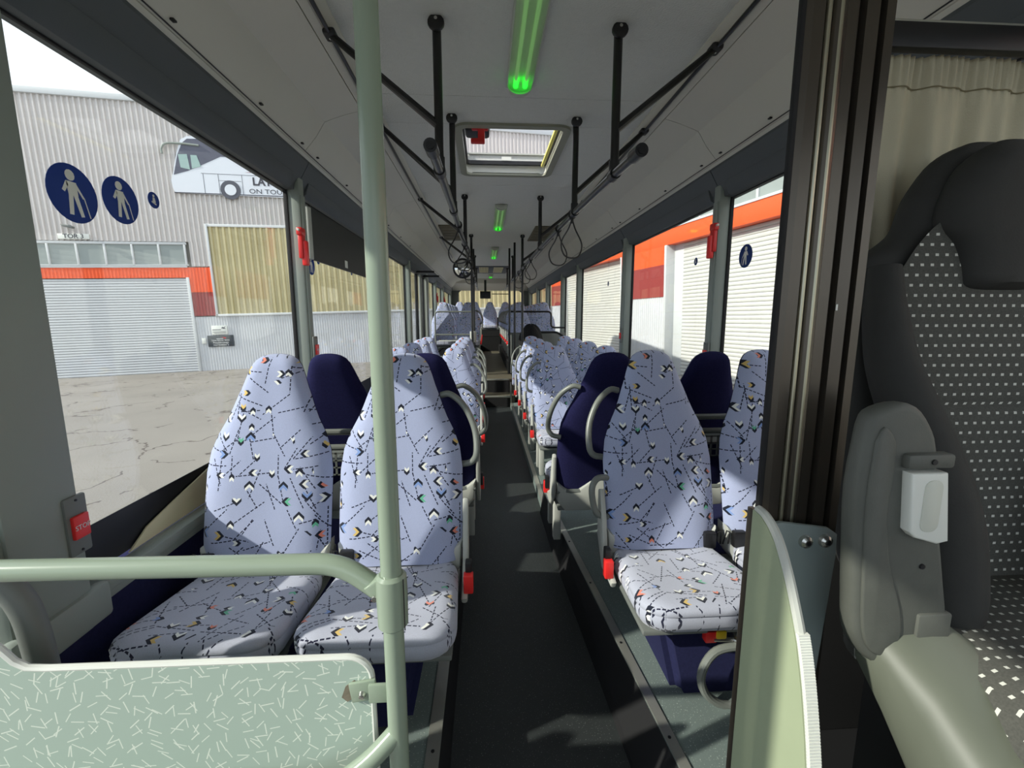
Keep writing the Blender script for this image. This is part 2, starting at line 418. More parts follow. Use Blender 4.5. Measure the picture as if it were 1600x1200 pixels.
g = MB(); g.grid(lambda u, v: (-45 + 80 * u, -30 + 80 * v, G), 8, 8)
struct(g.build('ground', M_asphalt, smooth=False, mw=YARD))

def corrugated(mb, x0, x1, z0, z1, pitch, depth=0.03, y=0.0, flat=0.45):
    n = max(2, int(round((x1 - x0) / pitch))); p = (x1 - x0) / n; prof = []
    for i in range(n):
        a = x0 + i * p
        prof += [(a, y), (a + p * flat, y), (a + p * (flat + 0.13), y + depth), (a + p * 0.87, y + depth)]
    prof.append((x1, y))
    m = len(prof); vs = [(q[0], q[1], z0) for q in prof] + [(q[0], q[1], z1) for q in prof]
    mb.add(vs, [(i, i + 1, m + i + 1, m + i) for i in range(m - 1)])
def slats(parent, F, x0, x1, z0, z1, m, pitch=0.088):
    n = int(round((z1 - z0) / pitch)); p = (z1 - z0) / n
    pr = [(0.0, 0.0), (0.012, 0.006), (0.02, p * 0.3), (0.02, p * 0.68), (0.008, p * 0.94), (0.0, p * 0.97)]
    mb = MB(); mb.prism(pr, 'x', x0, x1); me = mb.mesh('slat', m)
    for i in range(n):
        o = bpy.data.objects.new('slat', me); COL.objects.link(o); o.parent = parent; o.location = (0, 0, z0 + i * p)
def building(name, F, label):
    o = empty(name, mw=F); tag(o, label, 'building'); return o
def bpart(mb, name, m, root, smooth=True):
    o = mb.build(name, m, smooth=smooth); o.parent = root; return o

# ---- building A: behind and left
A = building('warehouse', FA, 'grey corrugated warehouse with orange door surround and long yellow panel wall')
b = MB(); corrugated(b, -14, 0.8, 4.12, 8.5, 0.15, 0.05); corrugated(b, 0.8, 13.55, 4.72, 8.5, 0.15, 0.05); corrugated(b, 0.22, 0.8, 3.3, 4.12, 0.15, 0.05)
bpart(b, 'upper_cladding', M_corr, A, False)
b = MB(); b.box(-14, 13.7, -0.4, 0.10, 8.48, 8.66, 0.01); bpart(b, 'roof_edge', M_frame, A)
b = MB(); b.box(-14, 13.6, -8, -0.08, G - 0.3, 8.5); bpart(b, 'back_wall', M_concrete, A, False)
b = MB(); corrugated(b, 0.8, 13.55, 1.64, 4.66, 0.195, 0.06); bpart(b, 'yellow_cladding', M_yellow, A, False)
b = MB(); b.box(0.78, 13.55, 0.0, 0.08, 1.57, 1.65, 0.005); b.box(0.78, 13.55, 0, 0.07, 4.64, 4.73, 0.005); b.box(0.79, 0.86, 0, 0.08, 1.57, 4.72, 0.005)
bpart(b, 'cladding_trim', M_frame, A)
b = MB(); corrugated(b, 0.1, 13.55, G, 1.57, 0.085, 0.02); bpart(b, 'lower_cladding', M_corr2, A, False)
b = MB(); corrugated(b, -14, 0.1, 2.92, 3.27, 0.1, 0.012, 0.03); corrugated(b, 0.1, 0.79, 2.42, 3.27, 0.1, 0.012, 0.03); bpart(b, 'orange_band', M_orange, A, False)
b = MB(); corrugated(b, 0.1, 0.79, 1.6, 2.41, 0.1, 0.012, 0.03); bpart(b, 'dark_red_panel', M_dkred, A, False)
b = MB(); b.box(0.02, 0.11, -0.05, 0.06, G, 2.93, 0.005); b.box(-5.6, -5.5, -0.05, 0.06, G, 2.93, 0.005); b.box(-14, 0.1, 0, 0.06, 3.26, 3.32, 0.004); bpart(b, 'door_jamb', M_frame, A)
sh = empty('roller_shutter', parent=A); slats(sh, FA, -5.5, 0.02, G, 2.90, M_shut)
b = MB(); corrugated(b, -14, -5.6, G, 2.92, 0.1, 0.02); bpart(b, 'side_cladding', M_corr2, A, False)
wf = MB(); wf.box(-14, 0.16, 0.02, 0.07, 4.02, 4.10, 0.004); wf.box(-14, 0.16, 0.02, 0.07, 3.32, 3.36, 0.004)
xs = [0.10 - 0.765 * i for i in range(0, 12)]
for x in xs: wf.box(x - 0.03, x + 0.03, 0.02, 0.07, 3.33, 4.06, 0.004)
wfo = bpart(wf, 'strip_window_frame', M_frame, A)
for i in range(11):
    q = MB(); q.box(xs[i + 1] + 0.03, xs[i] - 0.03, 0.0, 0.03, 3.36, 4.02); o = q.build('pane', M_bglass, smooth=False); o.parent = wfo

def FAm(x, y, z): return FA @ Matrix.Translation((x, y, z)) @ Matrix.Rotation(R(90), 4, 'X') @ Matrix.Rotation(R(180), 4, 'Y') @ Matrix.Rotation(R(180), 4, 'Y')
def face_mat(F, x, y, z):
    """Text frame on a facade: reads along +x of the facade, faces the yard (+y local)."""
    return F @ Matrix.Translation((x, y, z)) @ Matrix(((1, 0, 0, 0), (0, 0, 1, 0), (0, 1, 0, 0), (0, 0, 0, 1)))

t = empty('gate_number_sign', mw=FA @ Matrix.Translation((-2.96, 0.06, 4.16))); tag(t, 'small white sign lettered TOR 3 on the warehouse above the strip window', 'sign')
q = MB(); q.box(-0.42, 0.42, 0, 0.025, 0, 0.17, 0.003); o = q.build('board', M_white); o.parent = t
def ptext(name, body, size, parent, x, y, z, m, bold=0.0, sx=1.0, ext=0.002):
    o = font_mesh(name, body, size, ext, m, bold); o.parent = parent
    o.matrix_local = Matrix.Translation((x, y, z)) @ Matrix(((sx, 0, 0, 0), (0, 0, 1, 0), (0, 1, 0, 0), (0, 0, 0, 1)))
    return o
ptext('lettering', 'TOR 3', 0.2, t, 0, 0.03, 0.085, M_text_dk, 0.002)
t = empty('wall_lamp', mw=FA @ Matrix.Translation((-3.0, 0.04, 4.56))); tag(t, 'small grey floodlight bracketed above the TOR 3 sign', 'lamp')
q = MB(); q.box(-0.12, 0.16, 0.12, 0.26, -0.07, 0.0, 0.01, rot=Matrix.Rotation(R(14), 3, 'Y')); o = q.build('lamp_head', M_midgrey); o.parent = t
q = MB(); q.cyl((0, 0, 0.02), (0.02, 0.16, 0.0), 0.02, 8); q.cyl((-0.24, 0.05, 0.06), (0.02, 0.14, 0.01), 0.015, 8); o = q.build('bracket', M_midgrey); o.parent = t

t = empty('notice_board', mw=FA @ Matrix.Translation((0.83, 0.03, 0.50))); tag(t, 'dark notice board with pale lettering and red arrow mark', 'sign')
q = MB(); q.box(-0.41, 0.41, 0, 0.02, 0, 0.40, 0.003); o = q.build('board', M_signdk); o.parent = t
ptext('lettering', 'Lkw-fahrer bitte\nPneufahrzeuge\nHof Einfahrt 2', 0.085, t, 0.0, 0.025, 0.14, M_text_lt)
q = MB(); q.prism([(0.02, 0.33), (0.13, 0.33), (0.19, 0.30), (0.10, 0.27), (0.14, 0.30)], 'y', 0.02, 0.026); o = q.build('arrow_mark', M_red, smooth=False); o.parent = t
q = MB(); q.box(-0.13, 0.09, 0.02, 0.025, 0.272, 0.29); o = q.build('underline', M_text_lt); o.parent = t
t = empty('notice_sign', mw=FA @ Matrix.Translation((0.83, 0.03, 0.93))); tag(t, 'white notice sign with small black bird mark above the dark board', 'sign')
q = MB(); q.box(-0.25, 0.25, 0, 0.02, 0, 0.32, 0.003); o = q.build('board', M_white); o.parent = t
q = MB(); q.prism([(0.06, 0.22), (0.11, 0.27), (0.13, 0.24), (0.21, 0.29), (0.16, 0.23), (0.21, 0.20), (0.14, 0.2)], 'y', 0.02, 0.026); q.box(-0.22, 0.05, 0.02, 0.025, 0.16, 0.18); q.box(-0.22, 0.2, 0.02, 0.025, 0.09, 0.10); q.box(-0.18, 0.2, 0.02, 0.025, 0.05, 0.06)
o = q.build('printed_mark', M_text_dk, smooth=False); o.parent = t
q = MB(); q.box(0.24, 0.37, 0.03, 0.05, 0.62, 0.82, 0.003); o = q.build('paper_notice', M_white, mw=FA); tag(o, 'tiny white notice left of the dark board beside the shutter', 'sign')

# coach photograph mounted on the warehouse wall (a flat cut-out board)
t = empty('coach_board', mw=FA @ Matrix.Translation((0, 0.07, 0))); tag(t, 'flat cut-out picture of a white touring coach lettered ON TOUR on the warehouse wall', 'billboard')
q = MB(); q.prism([(0.02, 5.86), (0.06, 5.74), (0.25, 5.70), (4.9, 5.66), (4.9, 7.50), (1.6, 7.57), (0.62, 7.52), (0.42, 7.40), (0.25, 6.95), (0.10, 6.40), (0.0, 6.10)], 'y', 0, 0.03); o = q.build('body', M_coachw, smooth=False); o.parent = t
q = MB(); q.prism([(0.10, 6.28), (0.52, 6.42), (0.90, 6.60), (1.55, 6.93), (3.0, 6.92), (4.9, 6.94), (4.9, 7.42), (1.6, 7.48), (0.62, 7.44), (0.46, 7.30), (0.28, 6.92)], 'y', 0.03, 0.036); o = q.build('glazing', M_coachg, smooth=False); o.parent = t
q = MB(); q.prism([(0.33, 6.52), (0.30, 6.93), (0.56, 6.95), (0.60, 6.46)], 'y', 0.036, 0.042); q.prism([(0.66, 6.5), (0.66, 6.93), (0.84, 6.93), (0.93, 6.58)], 'y', 0.036, 0.042)
o = q.build('cab_window', mat('coach_pane', (160, 186, 180), 0.5), smooth=False); o.parent = t
q = MB(); q.tube(smooth_path([(0.95, 0.05, 7.24), (0.4, 0.05, 7.27), (-0.02, 0.05, 7.24), (-0.15, 0.05, 7.08), (-0.15, 0.05, 6.93)]), 0.035, 8); o = q.build('mirror', M_pillar); o.parent = t
q = MB(); q.lathe([(0.001, 0.03), (0.31, 0.03), (0.31, 0.05), (0.001, 0.05)], (1.74, 0, 5.86), 28, axis='y'); wh = q.build('tyre', M_tyre); wh.parent = t
q = MB(); q.lathe([(0.001, 0.05), (0.18, 0.05), (0.18, 0.058), (0.001, 0.058)], (1.74, 0, 5.86), 24, axis='y'); o = q.build('hub', M_coachw); o.parent = wh
q = MB()
for x in (0.95, 1.4, 2.12): q.box(x, x + 0.012, 0.03, 0.034, 5.72, 6.36)
q.box(0.9, 3.3, 0.03, 0.034, 6.36, 6.372); q.box(1.4, 2.1, 0.03, 0.034, 6.15, 6.16); q.box(0.05, 4.9, 0.03, 0.034, 5.70, 5.73)
o = q.build('panel_lines', M_text_dk, smooth=False); o.parent = t
q = MB(); q.prism([(2.25, 6.46), (2.75, 6.52), (3.2, 6.50), (2.75, 6.48)], 'y', 0.03, 0.035); o = q.build('swoosh', M_dkred, smooth=False); o.parent = t
ptext('lettering', 'LAY RE', 0.36, t, 2.98, 0.036, 6.16, M_text_dk, 0.012, 0.95)
ptext('lettering', 'ON TOUR!', 0.22, t, 2.95, 0.036, 5.84, M_text_dk, 0.0, 1.2)

# ---- building B: right side
B = building('depot_building', FB, 'depot building with orange band and wide pale roller shutters')
b = MB(); corrugated(b, -14, 10.3, 4.15, 5.5, 0.2, 0.03); bpart(b, 'upper_cladding', M_corr2, B, False)
b = MB(); b.box(-14, 10.4, -6, -0.30, G - 0.3, 5.5); bpart(b, 'back_wall', M_concrete, B, False)
b = MB(); b.box(-14, 10.4, -0.3, 0.06, 5.48, 5.62, 0.01); bpart(b, 'roof_edge', M_frame, B)
b = MB(); b.box(-14, 10.4, -0.28, 0.03, 2.9, 3.27, 0.004)
for x0, x1 in ((2.26, 4.45), (9.2, 10.4)): b.box(x0, x1, -0.25, 0.03, 2.44, 2.9, 0.0)
bpart(b, 'orange_band', M_orange, B)
b = MB()
for x0, x1 in ((2.26, 4.45), (9.2, 10.4)): b.box(x0, x1, -0.25, 0.028, 1.64, 2.44, 0.0)
bpart(b, 'dark_red_panel', M_dkred, B)
b = MB()
for x0, x1 in ((2.26, 4.45), (9.2, 10.4)): corrugated(b, x0, x1, G, 1.64, 0.1, 0.02)
bpart(b, 'lower_cladding', M_corr2, B, False)
b = MB()
for x0, x1 in ((2.20, 2.28), (4.43, 4.50), (9.15, 9.22)): b.box(x0, x1, -0.28, 0.05, G, 2.9, 0.004)
b.box(-14, 10.4, 0, 0.05, 3.27, 3.32, 0.004); b.box(1.85, 2.2, -0.28, -0.2, G, 2.9, 0.003)
bpart(b, 'door_jamb', M_frame, B)
for x0, x1 in ((-5.0, 1.85), (4.5, 9.15)):
    sh = empty('roller_shutter', parent=B); sh.location = (0, -0.22, 0); slats(sh, FB, x0, x1, G, 2.9, M_shutB)
b = MB(); b.box(-14, -5.0, -0.25, 0.0, G, 2.9); bpart(b, 'side_wall', M_concrete, B)
wf = MB(); wf.box(-14, 10.4, 0.0, 0.05, 4.06, 4.15, 0.004); xs = [9.8 - 0.8 * i for i in range(0, 19)]
for x in xs: wf.box(x - 0.03, x + 0.03, 0.0, 0.05, 3.32, 4.08, 0.004)
wfo = bpart(wf, 'strip_window_frame', M_frame, B)
for i in range(18):
    q = MB(); q.box(xs[i + 1] + 0.03, xs[i] - 0.03, -0.02, 0.015, 3.32, 4.06); o = q.build('pane', M_bglass, smooth=False); o.parent = wfo

# ================================================================== BUS SHELL
Y0, Y1 = -1.35, 13.2
XL, XR = CX - 1.15, CX + 1.15     # inner faces under the header
GL, GR = CX - 1.195, CX + 1.195   # glass planes
def mirror_poly(P): return [(2 * CX - x, z) for x, z in P]

f = MB(); f.box(-0.16, 0.56, Y0, 6.18, -0.06, 0.0); struct(f.build('floor', M_floor, smooth=False))
# raised side platforms, right one flares towards the front
def platform(name, pts_top, z, y_end, xw):
    mb = MB(); mb.prism([(x, y) for y, x in pts_top] + [(xw, pts_top[-1][0]), (xw, pts_top[0][0])], 'z', -0.06, z); return struct(mb.build(name, M_plat, smooth=False))
TR = [(0.1, 0.53), (0.92, 0.478), (2.24, 0.389), (2.72, 0.372)]
platform('floor_platform_right', TR, 0.15, 2.72, XR + 0.03)
platform('floor_platform_right', [(2.72, 0.365), (6.2, 0.355)], 0.056, 6.2, XR + 0.03)
platform('floor_platform_left', [(0.78, -0.128), (2.72, -0.118)], 0.15, 2.72, XL - 0.03)
platform('floor_platform_left', [(2.72, -0.115), (6.2, -0.112)], 0.056, 6.2, XL - 0.03)
def kerb(name, top, botx, z, w, ):
    """aluminium edge strip with a dark sloping face under it, along the aisle"""
    mb = MB(); n = len(top)
    fs = [(botx[i], top[i][0], 0.0) for i in range(n)]; ft = [(top[i][1], top[i][0], z - 0.004) for i in range(n)]
    mb.add(fs + ft, [(i, i + 1, n + i + 1, n + i) for i in range(n - 1)]); return struct(mb.build(name, M_rubber, smooth=False))
def strip(name, top, z, w, h=0.005):
    mb = MB(); n = len(top); pts = [(x, y) for y, x in top] + [(x + w, y) for y, x in reversed(top)]
    mb.prism(pts, 'z', z - 0.002, z + h); o = mb.build(name, M_rail_al, smooth=False); return struct(o)
kerb('trim_1', TR, [0.44, 0.41, 0.354, 0.35], 0.15, 0)
s1 = strip('trim_2', TR, 0.15, 0.028)
kerb('trim_3', [(0.78, -0.128), (2.72, -0.118)], [-0.112, -0.10], 0.15, 0)
s2 = strip('trim_4', [(0.78, -0.128), (2.72, -0.118)], 0.15, -0.035)
strip('trim_5', [(2.72, 0.365), (6.15, 0.355)], 0.056, 0.03); strip('trim_6', [(2.72, -0.115), (6.15, -0.112)], 0.056, -0.03)
scr = MB(); scr.lathe([(0.0045, 0), (0.0045, 0.002), (0.0005, 0.003)], (0, 0, 0), 8); me_s = scr.mesh('screw', M_black)
for par, pts in ((s1, [(0.502, 0.72), (0.484, 1.0), (0.460, 1.35), (0.437, 1.7), (0.414, 2.05), (0.395, 2.4)]), (s2, [(-0.145, 1.0), (-0.142, 1.35), (-0.14, 1.7), (-0.137, 2.1)])):
    for x, y in pts:
        o = bpy.data.objects.new('screw', me_s); COL.objects.link(o); o.parent = par; o.location = (x, y, 0.155)
# steps up to the rear
f = MB(); f.box(-0.14, 0.42, 6.18, 6.5, -0.06, 0.155); f.box(-0.14, 0.42, 6.5, 12.0, -0.06, 0.35); struct(f.build('floor_upper', M_upper, smooth=False))
f = MB(); f.box(-0.12, 0.36, 6.17, 6.18, 0.0, 0.13); f.box(-0.12, 0.36, 6.49, 6.5, 0.155, 0.33); struct(f.build('trim_7', M_rubber, smooth=False))
f = MB(); f.box(-0.12, 0.36, 6.165, 6.2, 0.135, 0.16, 0.003); f.box(-0.12, 0.36, 6.485, 6.52, 0.335, 0.356, 0.003); f.box(0.355, 0.375, 6.165, 6.2, 0.0, 0.35, 0.003); struct(f.build('trim_8', M_rail_al))
f = MB(); f.box(-0.14, 0.42, 12.0, 12.35, 0.0, 0.75); f.box(-0.14, 0.42, 12.0, 12.04, 0.74, 0.762); struct(f.build('floor_rear_step', M_cabblack, smooth=False))
f = MB(); f.box(XL, -0.13, 7.3, Y1, 0, 0.536); f.box(XL, -0.13, 6.2, 7.3, -0.06, 0.056); f.box(0.38, XR, 7.2, Y1, 0, 0.536); f.box(0.38, XR, 6.2, 7.2, -0.06, 0.056)
f.box(XL, XR, 12.35, Y1, 0.3, 0.9); struct(f.build('floor_podium', M_cabblack, smooth=False))

# side walls, sills, pillars, headers
def wall(name, side):
    S = (lambda x: CX + (x if side == 'r' else -x))
    def bx(mb, a, b_, y0, y1, z0, z1, bev=0.0):
        x0, x1 = sorted((S(a), S(b_))); mb.box(x0, x1, y0, y1, z0, z1, bev)
    door = (5.95, 7.55)
    segs = [(0.96, Y1)] if side == 'r' else [(0.96, door[0]), (door[1], Y1)]
    w = MB()
    for a, b_ in segs: bx(w, 1.16, 1.22, a, b_, -0.3, 0.60)
    bx(w, 1.16, 1.22, Y0, 0.96 if side == 'r' else -0.75, -0.3, 0.60)
    for a, b_ in ([(7.6, Y1)]): pass
    root = struct(w.build('wall_right' if side == 'r' else 'wall_left', M_navybox, smooth=False))
    s_ = MB()
    for a, b_ in segs: bx(s_, 1.13, 1.18, a, b_, 0.578, 0.612, 0.006); bx(s_, 1.145, 1.18, a, b_, 0.55, 0.578, 0.003)
    s_.build('sill_rail', M_pillar, root)
    if side == 'r': pil = [(2.475, 2.545), (4.10, 4.20), (6.2, 6.32), (7.48, 7.62), (9.3, 9.5), (11.0, 11.2), (12.9, 13.2)]
    else: pil = [(0.86, 1.045), (2.475, 2.545), (4.10, 4.22), (5.86, 5.98), (7.5, 7.84), (9.0, 9.15), (10.6, 10.75), (12.9, 13.2)]
    for a, b_ in pil:
        p = MB(); x0, x1 = sorted((S(1.125), S(1.20))); p.box(x0, x1, a, b_, 0.52, 2.02, 0.012)
        if a < 5: 
            x0, x1 = sorted((S(1.118), S(1.14))); p.box(x0, x1, a + 0.012, b_ - 0.012, 0.56, 1.90, 0.004)
        po = p.build('pillar', M_pillar, root)
        if a < 1:
            k = MB(); x0, x1 = sorted((S(1.108), S(1.14))); k.box(x0, x1, a - 0.02, b_ + 0.03, 0.535, 0.625, 0.01); k.build('pillar_foot', M_pillar, po)
        for e in (a, b_):
            q = MB(); x0, x1 = sorted((S(1.185), S(1.205))); q.box(x0, x1, e - 0.007, e + 0.007, 0.6, 1.93, 0.002); q.build('rubber_seal', M_rubber, po)
    # header box above the windows, split at the pillars
    P = [(CX + 1.15, 1.923), (CX + 1.145, 1.95), (CX + 1.08, 2.06), (CX + 1.08, 2.14), (CX + 1.22, 2.14), (CX + 1.22, 1.915)]
    P2 = [(CX + 1.155, 1.915), (CX + 1.135, 1.93), (CX + 1.118, 1.985), (CX + 1.128, 1.99), (CX + 1.19, 1.95)]
    if side == 'l': P, P2 = mirror_poly(P), mirror_poly(P2)
    cuts = [Y0, 0.4] + [(a + b_) / 2 for a, b_ in pil if a > 1 and b_ < 12.5] + [Y1]
    for a, b_ in zip(cuts[:-1], cuts[1:]):
        h = MB(); h.prism(P, 'y', a + 0.003, b_ - 0.003); ho = h.build('header_panel', M_header, root, smooth=False)
        h = MB(); h.prism(P2, 'y', a + 0.09, b_ - 0.09, 0.004); h.build('header_lip', M_header, ho)
    return pil
PL = wall('left', 'l'); PR = wall('right', 'r')

# windows: glass with black printed lower band; outside face
def window(n, x, y0, y1, z0=0.615, z1=1.925, frit=0.74):
    g = MB(); g.box(x - 0.003, x + 0.003, y0, y1, z0, z1)
    w = struct(g.build('window_%d' % n, M_glass, smooth=False))
    q = MB(); xi = x + (0.004 if x < 0 else -0.004); a, b_ = sorted((xi, xi + (0.002 if x < 0 else -0.002)))
    r = 0.16
    out = [(y0, z0)] + [(y1, z0), (y1, frit + r)] + [(y1 - r + r * math.cos(R(t_)), frit + r - r * math.sin(R(t_))) for t_ in (15, 30, 45, 60, 75)] + [(y1 - r, frit), (y0, frit)]
    q.prism(out, 'x', a, b_); q.build('printed_border', M_black, w, smooth=False)
    q = MB(); q.box(x - 0.006, x + 0.006, y0, y1, z1 - 0.012, z1, 0.002); q.build('top_seal', M_rubber, w)
    return w
nw = 1
WL, WR = [], []
for a, b_ in zip(PL[:-1], PL[1:]):
    if a[0] == 5.86: continue
    WL.append(window(nw, GL, a[1], b_[0])); nw += 1
WR.append(window(nw, GR, 0.97, PR[0][0])); nw += 1
for a, b_ in zip(PR[:-1], PR[1:]): WR.append(window(nw, GR, a[1], b_[0])); nw += 1
WR.append(window(nw, GR, -0.9, 0.95, 0.75)); nw += 1
# beige lining wedge under the first left window
q = MB(); q.prism([(1.225, 0.612), (1.30, 0.655), (1.42, 0.685), (1.56, 0.716), (1.70, 0.75), (1.9, 0.81), (2.2, 0.80), (2.2, 0.612)], 'x', -1.012, -1.005, 0.002); tag(q.build('side_lining', M_beige), 'cream wedge-shaped lining panel at the foot of the first left window', 'panel')
# dark opaque hopper panel in the second left window
t = empty('blind_panel', (GL + 0.015, 2.63, 1.60)); tag(t, 'black opaque upper panel fitted inside the window behind the tall sage pole', 'panel')
q = MB(); q.prism([(0.09, 0.0), (1.38, 0.0), (1.38, 0.30), (0.09, 0.30)], 'x', 0, 0.012); q.build('panel', M_black, t, smooth=False)
q = MB(); q.box(-0.002, 0.018, 0.05, 0.10, 0.0, 0.29, 0.004); o = q.build('side_rail', M_plastic, t)
q = MB(); q.box(0.012, 0.014, 0.70, 0.76, 0.02, 0.07); q.build('sticker', M_white, t, smooth=False)

# ceiling: coves and centre
def shell_strip(P, y0, y1, th=0.008):
    """thin bent panel following the profile P (x, z), thickness outward"""
    mb = MB(); n = len(P); Q = [(x, z + th) for x, z in P]
    mb.prism(P + Q[::-1], 'y', y0, y1); return mb
cv = [(CX + 1.065, 2.085), (CX + 1.0, 2.16), (CX + 0.965, 2.215), (CX + 0.955, 2.228), (CX + 0.925, 2.24), (CX + 0.86, 2.262), (CX + 0.775, 2.285)]
root = MB(); root.box(CX - 1.22, CX + 1.22, Y0, 2.665, 2.42, 2.47); root.box(CX - 1.22, CX + 1.22, 3.505, Y1, 2.42, 2.47); root.box(CX - 1.22, CX - 0.31, 2.665, 3.505, 2.42, 2.47); root.box(CX + 0.31, CX + 1.22, 2.665, 3.505, 2.42, 2.47)
root.box(CX - 1.22, CX - 1.19, Y0, Y1, 2.12, 2.43); root.box(CX + 1.19, CX + 1.22, Y0, Y1, 2.12, 2.43)
ceil = struct(root.build('ceiling', M_ceil, smooth=False))
for sgn in (0, 1):
    cuts = [Y0, 0.9, 2.42, 4.15, 5.9, 7.6, 9.3, 11.0, 12.7]
    for a, b_ in zip(cuts[:-1], cuts[1:]):
        P = cv if sgn else mirror_poly(cv)
        shell_strip(P, a + 0.002, b_ - 0.002).build('cove_panel', M_cove, ceil, ang=20)
    P = [(CX + 1.085, 2.068), (CX + 1.068, 2.083), (CX + 1.068, 2.09), (CX + 1.085, 2.09)]
    P = P if sgn else mirror_poly(P)
    m_ = MB(); m_.prism(P, 'y', Y0, 12.7); m_.build('cove_edge_strip', M_cove, ceil, smooth=False)
    P = [(CX + 0.77, 2.285), (CX + 0.74, 2.29), (CX + 0.70, 2.322), (CX + 0.70, 2.33), (CX + 0.745, 2.30), (CX + 0.77, 2.295)]
    P = P if sgn else mirror_poly(P)
    m_ = MB(); m_.prism(P, 'y', Y0, 12.7); m_.build('cove_edge_rail', M_cove, ceil, smooth=False)
# centre panels with the hatch opening between y 2.66 and 3.50
def centre(y0, y1, x0=CX - 0.705, x1=CX + 0.705):
    mb = MB(); mb.box(x0, x1, y0 + 0.0015, y1 - 0.0015, 2.33, 2.342); return mb.build('ceiling_panel', M_ceil, ceil, smooth=False)
for a, b_ in ((Y0, 0.6), (0.6, 2.34), (2.34, 2.66), (3.51, 3.8), (3.8, 4.6), (4.6, 6.6), (6.6, 8.6), (8.6, 9.5), (11.2, 12.7)): centre(a, b_)
centre(2.66, 3.51, CX - 0.705, CX - 0.31); centre(2.66, 3.51, CX + 0.31, CX + 0.705); centre(9.5, 11.2)
# small fixings along the cove edge
cl = MB(); cl.box(-0.006, 0.006, -0.008, 0.008, -0.003, 0.003, 0.001); me_c = cl.mesh('clip', M_black)
for y in (0.55, 0.95, 1.45, 1.95, 2.35, 2.55, 3.05, 3.55, 4.05, 4.3, 4.9, 5.5):
    for sgn in (-1, 1):
        o = bpy.data.objects.new('clip', me_c); COL.objects.link(o); o.parent = ceil; o.location = (CX + sgn * 1.045, y, 2.102)
for sgn in (-1, 1):
    m_ = MB(); m_.tube([(CX + sgn * 1.058, Y0, 2.089), (CX + sgn * 1.058, 12.7, 2.089)], 0.0022, 6); m_.build('seam', M_black, ceil)

# roof hatch
t = empty('roof_hatch', (CX, 3.085, 2.33)); tag(t, 'open roof hatch with clear dome and red emergency handle', 'hatch')
def ring(mb, x0, x1, y0, y1, r, w, z0, z1, n=6):
    o_ = rrect(x0, x1, y0, y1, r, n); i_ = rrect(x0 + w, x1 - w, y0 + w, y1 - w, max(0.005, r - w), n); m = len(o_)
    vs = [(x, y, z0) for x, y in o_] + [(x, y, z0) for x, y in i_] + [(x, y, z1) for x, y in o_] + [(x, y, z1) for x, y in i_]
    fs = []
    for k in range(m):
        l = (k + 1) % m; fs += [(k, l, m + l, m + k), (2 * m + k, 3 * m + k, 3 * m + l, 2 * m + l), (k, 2 * m + k, 2 * m + l, l), (m + k, m + l, 3 * m + l, 3 * m + k)]
    mb.add(vs, fs)
q = MB(); ring(q, -0.335, 0.335, -0.455, 0.455, 0.08, 0.045, -0.014, 0.004); q.build('inner_frame', mat('hatch_cream', (150, 152, 136), 0.4), t)
q = MB(); ring(q, -0.31, 0.31, -0.425, 0.425, 0.06, 0.015, 0.0, 0.07); q.build('well', M_white, t)
q = MB(); ring(q, -0.31, 0.31, -0.425, 0.40, 0.05, 0.03, 0.05, 0.075); q.build('lid_frame', M_black, t)
q = MB(); ring(q, -0.315, 0.315, -0.43, 0.42, 0.05, 0.015, 0.13, 0.14); q.build('dome_rim', M_plastic, t)
q = MB(); q.grid(lambda u, v: (-0.30 + 0.6 * u, -0.42 + 0.83 * v, 0.135 + 0.05 * (1 - (2 * u - 1) ** 4) * (1 - (2 * v - 1) ** 4)), 12, 12); q.build('dome', M_glass_clear, t)
q = MB(); q.box(0.255, 0.275, -0.36, 0.36, 0.03, 0.05, 0.003); q.build('yellow_strip', mat('pale_yellow', (232, 222, 120), 0.5), t)
q = MB(); q.box(-0.035, 0.035, 0.362, 0.366, 0.075, 0.1); q.build('label', M_white, t, smooth=False)
q = MB(); q.box(-0.275, -0.13, -0.36, -0.24, -0.01, 0.06, 0.02); hb = q.build('handle_mount', M_black, t)
q = MB(); q.box(-0.235, -0.14, -0.375, -0.34, -0.005, 0.03, 0.006); q.box(-0.20, -0.16, -0.375, -0.345, -0.06, 0.0, 0.006); q.box(-0.24, -0.16, -0.375, -0.345, -0.075, -0.05, 0.005); q.build('red_handle', M_red, hb)

# rear wall and rear window
w = MB(); P_out = [(CX - 1.2, -0.3), (CX + 1.2, -0.3), (CX + 1.2, 2.42), (CX - 1.2, 2.42)]
w.box(CX - 1.2, CX + 1.2, 13.2, 13.3, -0.3, 1.25); w.box(CX - 1.2, CX + 1.2, 13.2, 13.3, 2.08, 2.42); w.box(CX - 1.2, CX - 0.92, 13.2, 13.3, 1.25, 2.08); w.box(CX + 0.92, CX + 1.2, 13.2, 13.3, 1.25, 2.08)
wr_ = struct(w.build('wall_rear', M_midgrey, smooth=False))
q = MB()
for sx in (-1, 1): q.prism([(CX + sx * 0.925, 2.085), (CX + sx * 0.75, 2.085), (CX + sx * 0.83, 2.04), (CX + sx * 0.925, 1.95)], 'y', 13.19, 13.21)
q.build('window_corner', M_midgrey, wr_, smooth=False)
q = MB(); q.box(CX - 0.92, CX + 0.92, 13.24, 13.25, 1.25, 2.08); struct(q.build('window_%d' % nw, M_glass, smooth=False)); nw += 1
q = MB(); q.prism([(12.7, 2.20), (13.2, 2.02), (13.2, 2.42), (12.7, 2.42)], 'x', CX - 1.15, CX + 1.15); q.build('rear_bulkhead', M_cove, wr_, smooth=False)

